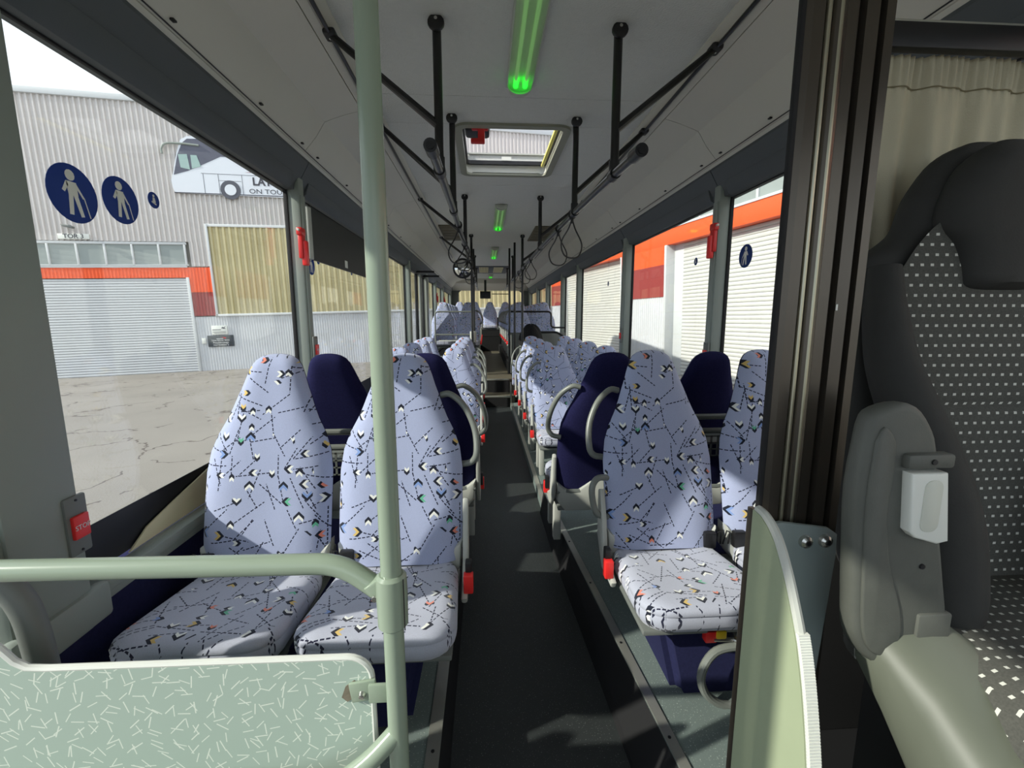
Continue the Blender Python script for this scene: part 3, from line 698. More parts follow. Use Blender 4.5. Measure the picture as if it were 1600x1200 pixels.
# front of the bus behind the photographer: windscreen, dash wall
w = MB(); w.box(CX - 1.2, CX + 1.2, Y0 - 0.1, Y0, -0.3, 0.75); w.box(CX - 1.2, CX + 1.2, Y0 - 0.1, Y0, 2.1, 2.47); w.box(CX - 1.2, CX - 1.1, Y0 - 0.1, Y0, 0.75, 2.1); w.box(CX + 1.1, CX + 1.2, Y0 - 0.1, Y0, 0.75, 2.1)
struct(w.build('wall_front', M_midgrey, smooth=False))
q = MB(); q.box(CX - 1.1, CX + 1.1, Y0 - 0.06, Y0 - 0.05, 0.75, 2.1); struct(q.build('window_%d' % nw, M_glass, smooth=False)); nw += 1
def leaf_door(n, x, y0, y1, z0, z1, zsill=None):
    """glazed door leaf with dark frame"""
    d = MB(); t_ = 0.045
    for a, b_ in ((y0, y0 + t_), (y1 - t_, y1)): d.box(x - 0.018, x + 0.018, a, b_, z0, z1, 0.006)
    for a, b_ in ((z0, z0 + 0.10), (z1 - 0.06, z1)): d.box(x - 0.018, x + 0.018, y0 + t_, y1 - t_, a, b_, 0.004)
    o = struct(d.build('door_%d' % n, M_black)); q = MB(); q.box(x - 0.003, x + 0.003, y0 + t_, y1 - t_, z0 + 0.1, z1 - 0.06); q.build('pane', M_glass, o, smooth=False)
    return o
leaf_door(1, GL, -0.72, 0.09, -0.25, 2.05); leaf_door(1, GL, 0.10, 0.92, -0.25, 2.05)
d1 = leaf_door(2, GL + 0.02, 6.02, 6.74, 0.0, 1.95); d2 = leaf_door(3, GL + 0.02, 6.76, 7.48, 0.0, 1.95)
for d_, y in ((d1, 6.65), (d2, 7.36)):
    q = MB(); q.tube([(GL + 0.09, y, 0.25), (GL + 0.09, y, 1.88)], 0.019, 10); q.build('grab_pole', M_grey_tube, d_)
    q = MB(); q.box(GL + 0.02, GL + 0.30, y - 0.02, y + 0.03, 1.90, 1.93, 0.006); q.build('door_arm', M_black, d_)

# ================================================================== CAB SIDE
# bronze partition post, from floor to ceiling beside the cab
t = empty('partition_post', (0.476, 0.70, 0.0)); tag(t, 'tall dark bronze grooved metal post between the aisle and the driver seat', 'post')
q = MB(); prof = []
P = [(0.0, 0.0), (0.012, -0.004), (0.03, -0.004), (0.034, 0.006), (0.044, 0.008), (0.05, 0.0), (0.058, -0.003), (0.066, 0.0), (0.070, 0.004), (0.088, 0.004), (0.09, 0.014), (0.097, 0.014), (0.099, 0.002), (0.118, 0.0), (0.12, 0.014), (0.127, 0.014), (0.129, 0.0), (0.143, 0.0), (0.143, 0.05), (0.07, 0.05)]
q.prism(P, 'z', 0.0, 2.33); q.build('profile', M_bronze, t, smooth=False)
q = MB(); q.box(-0.005, 0.003, -0.002, 0.008, 0.0, 2.33, 0.002); q.build('edge_seal', M_rubber, t)
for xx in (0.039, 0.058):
    q = MB(); q.tube([(xx, 0.001, 0.0), (xx, 0.001, 2.33)], 0.0042, 10); q.build('bright_ridge', M_ridge, t)  # ridge strips made lighter than the profile to imitate highlights
q = MB(); q.box(0.099, 0.102, 0.0, 0.001, 1.28, 1.29); q.build('paint_chip', M_white, t)
# curtain and its rail behind the driver seat
t = empty('curtain_rail', (0.80, 0.93, 1.83)); tag(t, 'thin dark rail and clear pane edge above the linen curtain', 'rail')
q = MB(); q.box(0, 0.52, -0.012, 0.012, -0.03, 0.018, 0.004); q.build('rail', M_black, t); q = MB(); q.box(0, 0.52, -0.006, 0.006, 0.018, 0.024, 0.001); q.build('bright_edge', M_rail_al, t)
def cur(u, v):
    x = 0.80 + 0.52 * u; z = 1.805 - 0.96 * v
    a = 0.004 + 0.014 * min(1, v * 2.2)
    y = 0.955 + a * (math.sin(u * 31 + 1.5 * math.sin(v * 2 + u * 5)) + 0.6 * math.sin(u * 57 + 2) + 0.4 * math.sin(u * 13 + v * 3))
    if v < 0.06: y += 0.004 * math.sin(u * 190)
    return (x, y, z)
q = MB(); q.grid(cur, 150, 40); cu_o = q.build('curtain', M_curtain, ang=80); tag(cu_o, 'pleated beige linen curtain hanging behind the driver seat', 'curtain')
q = MB(); q.tube([(0.80 + 0.52 * i / 150, cur(i / 150, 0.062)[1] - 0.002, 1.744) for i in range(151)], 0.0014, 5); q.build('hem_seam', mat('curtain_thread', (128, 120, 94), 0.9), cu_o)
# dark cab partition beneath
q = MB(); q.box(0.72, XR, 0.98, 1.0, 0.17, 0.93, 0.004); struct(q.build('wall_cab', M_cabblack))
q = MB(); q.box(0.70, XR, Y0, 1.0, -0.06, 0.17); q.box(0.57, 0.70, Y0, 0.74, -0.06, 0.17); struct(q.build('floor_cab', M_cabblack, smooth=False))
# steel plate with two bolts, and the open cab door standing in front of the post
t = empty('fixing_plate', (0.5, 0.675, 0.3)); tag(t, 'grey-green metal plate with two round bolts at the foot of the bronze post', 'plate')
q = MB(); q.prism([(-0.03, 0.62), (0.0, 0.625), (0.085, 0.612), (0.102, 0.60), (0.104, 0.56), (0.085, 0.2), (0.06, 0.0), (-0.03, 0.0)], 'y', 0.0, 0.010, 0.003); q.build('plate', mat('plate_sage', (140, 152, 150), 0.4), t)
for x in (0.044, 0.079):
    q = MB(); q.lathe([(0.001, -0.009), (0.006, -0.0095), (0.0105, -0.006), (0.012, 0.0)], (x, 0, 0.59), 16, axis='y'); bo = q.build('bolt', M_steel, t)
    q = MB(); q.lathe([(0.001, -0.0105), (0.004, -0.0105), (0.0045, -0.009)], (x, 0, 0.59), 6, axis='y'); q.build('socket', M_black, bo)
t = empty('cab_door', (0.0, 0.0, 0.0)); tag(t, 'open pale sage cab door with curved top and ribbed rubber edge', 'door')
# door plane runs from the post towards the camera, slightly outward
def dp(s_, z, off=0.0):
    """s_ from hinge (0) to free edge (1)"""
    return (0.440 + 0.012 * s_ + off, 0.665 - 0.17 * s_, z)
prof = [(0.0, 0.955), (0.10, 0.952), (0.20, 0.942), (0.30, 0.925), (0.42, 0.892), (0.54, 0.85), (0.66, 0.80), (0.76, 0.74), (0.85, 0.67), (0.92, 0.6), (0.97, 0.52), (1.0, 0.42), (1.02, 0.3), (1.02, 0.18)]
q = MB(); n = len(prof)
for off in (0.0,):
    L_ = [dp(s_, z, 0.0) for s_, z in prof]; L2 = [dp(s_, z, 0.018) for s_, z in prof]; B_ = [dp(0, z, 0.0) for s_, z in prof]; B2 = [dp(0, z, 0.018) for s_, z in prof]
    q.add(L_ + B_, [(i, i + 1, n + i + 1, n + i) for i in range(n - 1)]); q.add(L2 + B2, [(i, i + 1, n + i + 1, n + i) for i in range(n - 1)]); q.add(L_ + L2, [(i, i + 1, n + i + 1, n + i) for i in range(n - 1)])
q.build('panel', M_sage_dull, t, smooth=False)
q = MB(); edge = [Vector(dp(s_, z, 0.009)) for s_, z in prof]; ed = smooth_path(edge, 4); q.tube(ed, 0.0075, 8); eo = q.build('edge_trim', M_plastic, t)
q = MB()
for i in range(int(len(ed) * 0.45), len(ed) - 1):
    for k in range(4):
        c = ed[i].lerp(ed[i + 1], k / 4); q.box(c.x - 0.0085, c.x + 0.0085, c.y - 0.0095, c.y - 0.003, c.z - 0.0018, c.z + 0.0018)
o = q.build('edge_rib', M_white, eo, smooth=False); o['kind'] = 'stuff'
q = MB(); q.box(0.446, 0.456, 0.64, 0.69, 0.15, 0.95, 0.002); q.build('hinge_strip', M_bronze, t)

# driver seat
DX = 0.965
t = empty('driver_seat', (DX, 0.95, 0.17)); tag(t, 'large charcoal driver seat with dotted fabric and raised armrest', 'seat')
def lp(x, y, z): return (x - DX, y - 0.95, z - 0.17)
# backrest shell (vinyl bolster) as a front surface over a rounded outline
bol = [(0.72, 0.20), (0.78, 0.235), (0.86, 0.25), (0.94, 0.25), (1.02, 0.25), (1.10, 0.25), (1.20, 0.255), (1.27, 0.26), (1.335, 0.259), (1.365, 0.252), (1.385, 0.235), (1.40, 0.205), (1.425, 0.172), (1.45, 0.158), (1.48, 0.148), (1.51, 0.134), (1.556, 0.104), (1.583, 0.07), (1.60, 0.03)]
def hw(z, T):
    for (z0, w0), (z1, w1) in zip(T[:-1], T[1:]):
        if z0 <= z <= z1: return w0 + (w1 - w0) * (z - z0) / (z1 - z0)
    return T[0][1] if z < T[0][0] else T[-1][1]
rings = []
for z, w_ in smooth_path([(a, b_, 0) for a, b_ in bol], 3) and [(p.x, p.y) for p in smooth_path([(a, b_, 0) for a, b_ in bol], 3)]:
    th = 0.05 if z < 1.5 else 0.05 * math.sqrt(max(0.05, (1.61 - z) / 0.11)); y = 0.815 + (z - 0.84) * 0.06; r_ = []
    for k in range(28):
        a = 2 * math.pi * k / 28; c, s_ = math.cos(a), math.sin(a)
        r_.append(lp(DX + w_ * math.copysign(abs(c) ** 0.7, c), y + th * math.copysign(abs(s_) ** 0.8, s_), z))
    rings.append(r_)
q = MB(); q.loft(rings); bk = q.build('backrest', M_seatcab, t, ang=60)
# dotted centre fabric, slightly proud
fab = [(0.72, 0.19), (0.86, 0.20), (1.05, 0.205), (1.15, 0.21), (1.25, 0.212), (1.30, 0.208), (1.354, 0.196), (1.40, 0.165), (1.43, 0.14), (1.455, 0.11)]
q = MB()
def fb(u, v):
    z = 0.72 + 0.735 * v; w_ = hw(z, fab); x = DX + w_ * (2 * u - 1); y = 0.815 + (z - 0.84) * 0.06 - 0.053 - 0.006 * (1 - (2 * u - 1) ** 4)
    if abs(z - 1.10) < 0.012: y += 0.006
    y += 0.0035 * max(0, math.cos((z - 0.8) * 42)) * 0.6
    return lp(x, y, z)
q.grid(fb, 24, 60); q.build('fabric_panel', M_dots, t, ang=70)
# headrest insert
hr = [(1.318, 0.06), (1.322, 0.08), (1.36, 0.088), (1.40, 0.10), (1.43, 0.125), (1.47, 0.125), (1.53, 0.10), (1.57, 0.06), (1.585, 0.03)]
rings = []
for p in smooth_path([(a, b_, 0) for a, b_ in hr], 3):
    z, w_ = p.x, p.y; r_ = []; e = max(0.1, min(1.0, (z - 1.31) / 0.02, (1.60 - z) / 0.05))
    for k in range(24):
        a = 2 * math.pi * k / 24; c, s_ = math.cos(a), math.sin(a)
        r_.append(lp(DX + w_ * math.copysign(abs(c) ** 0.6, c), 0.805 + 0.045 * e * s_ * 1.0, z))
    rings.append(r_)
q = MB(); q.loft(rings); q.build('headrest', M_seatcab, t, ang=60)
for sx in (-1, 1):
    q = MB(); pts = [lp(DX + sx * d, y, z) for d, y, z in ((0.222, 0.80, 1.36), (0.225, 0.785, 1.28), (0.215, 0.765, 1.18), (0.185, 0.73, 1.06), (0.165, 0.70, 0.95), (0.16, 0.68, 0.84), (0.165, 0.67, 0.76), (0.18, 0.69, 0.70))]
    sp = smooth_path(pts, 4); n_ = len(sp); q.tube(sp, [0.026 + 0.034 * min(1, 1.6 * k / n_) * (1 if k < n_ * 0.85 else 1 - (k / n_ - 0.85) * 3.5) for k in range(n_)], 18); q.build('side_bolster', M_seatcab, bk, ang=60)
q = MB(); q.box(*[a for p in zip(lp(1.0, 0.745, 1.27), lp(1.03, 0.75, 1.276)) for a in p]); q.build('label', M_white, t)
# cushion
q = MB(); rr_ = []
for z, ins in ((0.60, 0.04), (0.62, 0.01), (0.70, 0.0), (0.745, 0.02), (0.76, 0.06)):
    rr_.append([lp(x, y, z) for x, y in rrect(DX - 0.27 + ins, DX + 0.27 - ins, 0.32 + ins, 0.80 - ins * 0.3, 0.08)])
q.loft(rr_); q.build('cushion', M_dots2, t, ang=50)
# grey side cover curving forward beneath the armrest
q = MB(); rings = []
for x, y, z, w_, h_ in ((0.68, 0.62, 0.74, 0.075, 0.05), (0.70, 0.58, 0.70, 0.085, 0.07), (0.715, 0.52, 0.64, 0.09, 0.10), (0.72, 0.46, 0.58, 0.095, 0.12), (0.72, 0.38, 0.50, 0.10, 0.14), (0.72, 0.28, 0.46, 0.10, 0.14)):
    rings.append([lp(x + w_ * math.copysign(abs(math.cos(a)) ** 0.6, math.cos(a)), y, z + h_ * math.copysign(abs(math.sin(a)) ** 0.6, math.sin(a))) for a in [2 * math.pi * k / 20 for k in range(20)]])
q.loft(rings); q.build('side_cover', M_cabbase, t, ang=50)
q = MB(); q.box(*[a for p in zip(lp(0.79, 0.50, 0.57), lp(0.86, 0.55, 0.615)) for a in p], 0.008); bb = q.build('belt_buckle', M_black, t)
q = MB(); q.box(*[a for p in zip(lp(0.80, 0.492, 0.585), lp(0.85, 0.52, 0.622)) for a in p], 0.004); q.build('release_button', M_red, bb)
q = MB(); q.box(*[a for p in zip(lp(0.78, 0.42, 0.17), lp(1.15, 0.78, 0.6)) for a in p], 0.02); q.build('pedestal', M_cabblack, t)
# folded-up armrest: outline in x-z, thickness in y, stands before the bolster
q = MB()
AO = [(0.556, 1.110), (0.565, 1.132), (0.60, 1.145), (0.63, 1.14), (0.655, 1.112), (0.671, 1.075), (0.684, 0.99), (0.701, 0.92), (0.715, 0.86), (0.729, 0.798), (0.737, 0.735), (0.72, 0.718), (0.68, 0.710), (0.645, 0.712), (0.605, 0.728), (0.575, 0.77), (0.566, 0.82), (0.556, 0.92), (0.549, 1.018)]
AOs = [(p.x, p.y) for p in smooth_path([(a, b_, 0) for a, b_ in AO + [AO[0]]], 3)][:-1]
q.prism([(x - DX, z - 0.17) for x, z in AOs], 'y', 0.590 - 0.95, 0.625 - 0.95, 0.012, seg=3); ar = q.build('armrest', M_cabplastic, t, ang=50)
q = MB(); PP = [(0.566, 1.09), (0.577, 1.112), (0.596, 1.09), (0.600, 1.04), (0.598, 0.98), (0.612, 0.90), (0.640, 0.82), (0.646, 0.77), (0.628, 0.742), (0.60, 0.75), (0.582, 0.79), (0.572, 0.88), (0.563, 1.0)]
PPs = [(p.x, p.y) for p in smooth_path([(a, b_, 0) for a, b_ in PP + [PP[0]]], 3)][:-1]
q.prism([(x - DX, z - 0.17) for x, z in PPs], 'y', 0.586 - 0.95, 0.596 - 0.95, 0.003); q.build('armrest_pad', M_cabplastic, ar, ang=50)
q = MB(); q.box(0.612 - DX, 0.685 - DX, 0.578 - 0.95, 0.60 - 0.95, 1.050 - 0.17, 1.072 - 0.17, 0.005); q.build('bracket', M_cabplastic, ar)
q = MB(); q.prism([(0.615 - DX, 1.045 - 0.17), (0.672 - DX, 1.045 - 0.17), (0.688 - DX, 0.938 - 0.17), (0.67 - DX, 0.934 - 0.17), (0.634 - DX, 0.945 - 0.17), (0.624 - DX, 0.955 - 0.17)], 'y', 0.574 - 0.95, 0.60 - 0.95, 0.004, seg=3); rl = q.build('release_paddle', M_white, ar)
q = MB(); q.prism([(x - DX, z - 0.17) for x, z in rrect(0.637, 0.665, 0.955, 1.035, 0.012)], 'y', 0.5725 - 0.95, 0.576 - 0.95, 0.001); q.build('paddle_inset', mat('paddle_shade', (206, 208, 196), 0.35), rl)
for x, z in ((0.65, 1.061), (0.668, 0.89)):
    q = MB(); q.lathe([(0.0005, -0.001), (0.004, -0.001), (0.0045, 0.002)], (x - DX, (0.577 if z > 1 else 0.5885) - 0.95, z - 0.17), 10, axis='y'); q.build('screw', M_black, ar)
q = MB(); q.box(0.672 - DX, 0.728 - DX, 0.585 - 0.95, 0.60 - 0.95, 0.745 - 0.17, 0.81 - 0.17, 0.004); q.build('hinge_cap', M_cabplastic, ar)

# ================================================================== FRONT BARRIER AND POLE
t = empty('barrier', (-0.5, 0.75, 0.0)); tag(t, 'sage tube barrier with patterned pale green laminate panel in front of the left seats', 'barrier')
def bp(x, y, z): return (x + 0.5, y - 0.75, z)
q = MB(); q.tube(fillet([bp(-1.0, 0.76, 0.838), bp(-0.26, 0.75, 0.834), bp(-0.19, 0.74, 0.785)], 0.06), 0.0185, 18); q.build('top_rail', M_sage, t)
q = MB(); q.lathe([(0.021, 0.04), (0.026, 0.035), (0.027, 0.0), (0.026, -0.055), (0.021, -0.06)], bp(-0.166, 0.72, 0.79), 20); q.prism([bp(-0.215, 0, 0.80)[0::2], bp(-0.175, 0, 0.83)[0::2], bp(-0.17, 0, 0.74)[0::2]], 'y', -0.03, -0.0, 0.004)
cl_ = q.build('pole_clamp', M_sage, t)
q = MB(); q.lathe([(0.0005, -0.003), (0.005, -0.003), (0.006, 0.0)], bp(-0.195, 0.716, 0.785), 12, axis='y'); q.build('bolt', M_steel, cl_)
q = MB(); q.tube([bp(-0.142, 0.70, 0.735), bp(-0.142, 0.70, 0.83)], 0.0012, 4); q.build('clamp_seam', M_black, cl_)
out = [(-0.97, 0.08), (-0.97, 0.735), (-0.90, 0.725), (-0.86, 0.70), (-0.835, 0.668), (-0.815, 0.655), (-0.78, 0.652), (-0.26, 0.647)] + [(-0.26 + 0.042 * math.sin(R(a)), 0.605 + 0.042 * math.cos(R(a))) for a in (15, 30, 45, 60, 75, 90)] + [(-0.216, 0.08)]
q = MB(); q.prism([(x + 0.5, z) for x, z in out], 'y', -0.006, 0.006, 0.001); q.build('panel', M_dash, t, smooth=False)
q = MB(); q.tube([(x + 0.5, 0, z) for x, z in out[1:]], 0.0068, 8); q.build('panel_edge', M_white, t)
q = MB(); q.box(0.245, 0.295, -0.014, -0.006, 0.565, 0.605, 0.003, rot=Matrix.Rotation(R(-8), 3, 'Y')); q.box(0.28, 0.322, -0.02, -0.012, 0.565, 0.603, 0.003); br = q.build('panel_bracket', M_sage, t)
q = MB(); q.lathe([(0.0005, -0.008), (0.005, -0.007), (0.0075, 0.0)], (0.268, -0.014, 0.58), 14, axis='y'); q.build('bolt', M_steel, br)
q = MB(); q.prism([(0.228, 0.57), (0.236, 0.592), (0.252, 0.604), (0.262, 0.598), (0.25, 0.585), (0.246, 0.565), (0.238, 0.56)], 'y', -0.0075, -0.0055); q.build('worn_patch', mat('worn_laminate', (120, 112, 96), 0.8, var=0.5, vs=90), t, smooth=False)
q = MB(); q.tube(fillet([bp(-0.168, 0.72, 0.515), bp(-0.215, 0.70, 0.475), bp(-0.30, 0.68, 0.43), bp(-0.95, 0.68, 0.40)], 0.05), 0.0175, 16); q.build('lower_rail', M_sage, t)
t = empty('handrail_pole', (-0.166, 0.72, 0.0)); tag(t, 'tall sage green enamelled grab pole standing in front of the left aisle seat', 'pole')
q = MB(); q.tube([(0, 0, 0), (0, 0, 2.33)], 0.0178, 24); q.build('pole', M_sage, t)
q = MB(); q.lathe([(0.045, 0.0), (0.045, 0.006), (0.02, 0.014)], (0, 0, 0), 20); q.build('foot_flange', M_sage, t)
q = MB(); q.lathe([(0.02, -0.014), (0.045, -0.006), (0.045, 0.0)], (0, 0, 2.33), 20); q.build('ceiling_flange', M_sage, t)
q = MB(); q.tube([(0.0, 0.026, 0.3), (0.0, 0.026, 2.0)], 0.006, 10); q.build('cable_duct', M_grey_tube, t)
# dark grab bar by the front door
q = MB(); q.tube(smooth_path([(-1.02, 0.82, 0.88), (-0.96, 0.83, 0.81), (-0.905, 0.84, 0.73), (-0.885, 0.84, 0.62), (-0.88, 0.84, 0.45), (-0.88, 0.84, 0.16)], 6), 0.024, 14); tag(q.build('door_grab_bar', M_midgrey), 'thick dark grey curved grab bar at the left behind the barrier', 'grab bar')
# stop button on the first left pillar
def stop_button(x, y, z, label, flip=1, small=False, rot=0.0):
    t = empty('stop_button', (x, y, z)); tag(t, label, 'button')
    q = MB(); q.box(-0.006, 0.006, -0.028, 0.028, -0.075, 0.065, 0.005); q.build('housing', M_midgrey, t)
    a, b_ = (0.004, 0.014) if flip > 0 else (-0.014, -0.004)
    q = MB(); q.box(a, b_, -0.02, 0.02, -0.035, 0.02, 0.003); bt = q.build('push_plate', M_redlt, t)
    o = font_mesh('lettering', 'STOP', 0.016, 0.0004, M_text_lt); o.parent = bt
    o.matrix_local = Matrix.Translation((0.0147 * flip, 0, -0.008)) @ (Matrix(((0, 0, 1, 0), (1, 0, 0, 0), (0, 1, 0, 0), (0, 0, 0, 1))) if flip > 0 else Matrix(((0, 0, -1, 0), (-1, 0, 0, 0), (0, 1, 0, 0), (0, 0, 0, 1))))
    for z_ in (-0.065, 0.055):
        q = MB(); q.lathe([(0.003, 0.0), (0.003, 0.008)] if flip > 0 else [(0.003, -0.008), (0.003, 0.0)], (0, 0, z_), 8, axis='x'); q.build('screw', M_black, t)
    return t
stop_button(-0.952 + 0.006, 1.02, 0.80, 'red STOP button on the wide grey pillar beside the barrier', 1)
stop_button(CX + 1.10, 2.47, 1.06, 'red stop button low on the right window pillar', -1)
stop_button(CX - 1.10, 2.49, 1.10, 'red stop button on the second left pillar above the navy seat', 1)
stop_button(CX + 1.115, 4.13, 1.10, 'red stop button on the right pillar by the third window', -1)

# emergency hammers
def hammer(x, y, z, label, flip):
    t = empty('emergency_hammer', (x, y, z)); tag(t, label, 'hammer', 'emergency hammers on the window pillars')
    q = MB(); q.box(-0.012, 0.012, -0.022, 0.022, -0.07, 0.05, 0.005); q.build('holder', M_red, t)
    q = MB(); q.box(0.0 if flip > 0 else -0.03, 0.03 if flip > 0 else 0.0, -0.015, 0.015, -0.105, 0.02, 0.006); q.build('handle', M_redlt, t)
    q = MB(); q.box(-0.016, 0.016, -0.03, 0.024, 0.045, 0.085, 0.008); q.build('head', M_red, t)
    q = MB(); q.lathe([(0.006, -0.045), (0.0065, -0.03)], (0.0, 0.0, 0.07), 10, axis='y'); q.build('tip', M_white, t)
hammer(XL + 0.035, 2.44, 1.64, 'red emergency hammer on the second left pillar beside the dark panel', 1)
hammer(XR - 0.035, 2.50, 1.70, 'red emergency hammer high on the nearest right pillar', -1)
hammer(XL + 0.03, 9.08, 1.66, 'nearer of two small red hammers far back on the left', 1)
hammer(XL + 0.03, 10.68, 1.66, 'farther of two small red hammers far back on the left', 1)

# round stickers on the glass
def sticker(x, y, z, r, label, grp, kind):
    t = empty('round_sticker', (x, y, z)); tag(t, label, 'sticker', grp)
    e = 1 if x < 0 else -1
    q = MB(); q.lathe([(0.0005, 0), (r, 0), (r, 0.001), (0.0005, 0.001)], (0, 0, 0), 32, axis='x'); q.build('disc', M_disc, t)
    q = MB(); a, b_ = sorted((e * 0.001, e * 0.0018)); k = r / 0.075
    def pr(P): q.prism([(p[0] * k, p[1] * k) for p in P], 'x', a, b_)
    if kind == 'walker':
        pr([(0.014 * math.cos(R(d)) - 0.004, 0.046 + 0.014 * math.sin(R(d))) for d in range(0, 360, 30)])
        pr([(-0.018, 0.03), (0.012, 0.03), (0.014, -0.004), (-0.014, -0.004)]); pr([(-0.014, -0.004), (-0.001, -0.004), (-0.006, -0.055), (-0.018, -0.055)]); pr([(0.0, -0.004), (0.013, -0.004), (0.026, -0.055), (0.016, -0.057)])
        pr([(-0.018, 0.03), (-0.012, 0.02), (-0.024, 0.0), (-0.032, 0.004)]); pr([(0.010, 0.03), (0.013, 0.014), (0.028, -0.008), (0.032, -0.004)]); pr([(0.030, -0.004), (0.033, -0.004), (0.046, -0.055), (0.043, -0.055)])
    else:
        pr([(0.013 * math.cos(R(d)), 0.04 + 0.013 * math.sin(R(d))) for d in range(0, 360, 30)]); pr([(-0.012, 0.024), (0.012, 0.024), (0.022, -0.02), (-0.018, -0.02)]); pr([(-0.03, -0.012), (0.03, -0.03), (0.026, -0.042), (-0.032, -0.024)])
    q.build('pictogram', M_discfig, t, smooth=False)
xi = GL + 0.004
sticker(xi, 1.222, 1.573, 0.070, 'largest round blue sticker of a walker with a cane on the first left window', 'walker stickers on the left windows', 'walker')
sticker(xi, 1.372, 1.594, 0.063, 'second round blue walker sticker, nearer the middle of the first left window', 'walker stickers on the left windows', 'walker')
sticker(xi, 1.502, 1.627, 0.024, 'smallest round blue sticker on the first left window', 'small seat-belt stickers', 'belt')
sticker(xi, 2.75, 1.57, 0.055, 'dark blue round sticker half hidden by the second left pillar', 'walker stickers on the left windows', 'walker')
sticker(xi, 2.87, 1.613, 0.024, 'small blue sticker just behind the red hammer on the left', 'small seat-belt stickers', 'belt')
sticker(xi, 3.56, 1.61, 0.024, 'small blue sticker below the black panel beside the tall pole', 'small seat-belt stickers', 'belt')
xj = GR - 0.004
sticker(xj, 2.47 + 0.0, 1.60, 0.001, 'x', 'x', 'belt') if False else None
sticker(xj, 2.30, 1.583, 0.06, 'large dark round sticker on the nearest right window', 'round stickers on the right windows', 'walker')
sticker(xj, 2.855, 1.622, 0.024, 'small dark sticker on the second right window before the shutter', 'round stickers on the right windows', 'belt')
sticker(xj, 4.90, 1.63, 0.026, 'small dark sticker high on the third right window', 'round stickers on the right windows', 'belt')

# ================================================================== SEATS
PRO = [(0.0, 0.06), (0.004, 0.16), (0.012, 0.25), (0.03, 0.345), (0.06, 0.415), (0.11, 0.48), (0.16, 0.535), (0.21, 0.60), (0.265, 0.665), (0.32, 0.74), (0.39, 0.86), (0.47, 0.955), (0.57, 1.0), (0.73, 1.0), (0.88, 0.995), (1.0, 0.975)]
HB, WB, REC = 0.69, 0.2025, 0.19
ZB = 0.304      # cushion / back joint over the seat's own floor
def back_pt(u, s_, front):
    """u -1..1 across, s_ 0 (top) .. 1 (bottom)"""
    w_ = hw(s_, PRO) * WB; t_ = 1 - s_; e = min(1.0, math.sqrt(s_ / 0.05)) if s_ < 0.05 else 1.0
    y0 = REC * t_ ** 1.15
    if front: y = y0 - 0.002 - (0.040 + 0.012 * abs(u) ** 2) * (1 - abs(u) ** 5) * e + 0.008 * math.exp(-((u / 0.5) ** 2 + ((s_ - 0.72) / 0.08) ** 2))
    else: y = y0 + 0.002 + 0.036 * (1 - abs(u) ** 6) * e
    return (w_ * u, y, ZB + HB * t_)
SS = [0.0, 0.004, 0.012, 0.03, 0.06, 0.11, 0.16, 0.21, 0.265, 0.32, 0.39, 0.47, 0.57, 0.65, 0.72, 0.8, 0.88, 1.0]
UU = [-1, -0.96, -0.88, -0.72, -0.5, -0.25, 0, 0.25, 0.5, 0.72, 0.88, 0.96, 1]
def back_half(front):
    mb = MB(); nu = len(UU); vs = [back_pt(u, s_, front) for s_ in SS for u in UU]
    rim = [back_pt(u, s_, front) for s_ in SS for u in UU]
    fs = [(j * nu + i, j * nu + i + 1, (j + 1) * nu + i + 1, (j + 1) * nu + i) for j in range(len(SS) - 1) for i in range(nu - 1)]
    mb.add(vs, fs)
    # close along the joint plane so the piece is solid
    n0 = len(mb.v); vs2 = [(hw(s_, PRO) * WB * u, REC * (1 - s_) ** 1.15 + (0.0 if front else 0.0), ZB + HB * (1 - s_)) for s_ in SS for u in (-1, 1)]
    fs2 = [(j * 2, j * 2 + 1, j * 2 + 3, j * 2 + 2) for j in range(len(SS) - 1)]
    mb.add(vs2, fs2)
    return mb
ME_front = back_half(True).mesh('backrest', M_fab_back, ang=70)
ME_shell = back_half(False).mesh('back_shell', M_navy, ang=70)
def cushion_mesh():
    mb = MB(); rings = []
    def outl(ins, z, dz=0.0):
        pts = []
        for x, y in rrect(-0.205 + ins, 0.205 - ins, -0.415 + ins, 0.02 - ins * 0.3, max(0.02, 0.085 - ins), 5):
            k = 1.0 - 0.10 * max(0.0, (y + 0.415) / 0.435) ** 1.5      # narrower at the back
            pts.append((x * k, y, z + dz * (-(y + 0.20)) * 0.10))
        return pts
    for ins, z in ((0.035, 0.0), (0.012, 0.006), (0.003, 0.022), (0.0, 0.042), (0.003, 0.052), (0.0035, 0.055), (0.0, 0.058), (0.005, 0.070), (0.018, 0.080), (0.045, 0.085), (0.09, 0.082), (0.14, 0.078), (0.185, 0.076)):
        rings.append(outl(ins, ZB - 0.068 + z, 1.0))
    mb.loft(rings); return mb.mesh('cushion', M_fab_seat, ang=75)
ME_cush = cushion_mesh()
def mk(fn, name, m, ang=40):
    mb = MB(); fn(mb); return mb.mesh(name, m, ang=ang)
def f_scoop(mb):
    P = []
    for k in range(13):
        u = -1 + k / 6.0; P.append((0.20 * u, ZB + 0.055 + 0.035 * math.cos(u * 5.0)))
    P += [(0.195, ZB - 0.03), (0.16, ZB - 0.075), (-0.16, ZB - 0.075), (-0.195, ZB - 0.03)]
    mb.prism(P, 'y', -0.02, 0.062, 0.012)
ME_scoop = mk(f_scoop, 'shell_base', M_plastic)
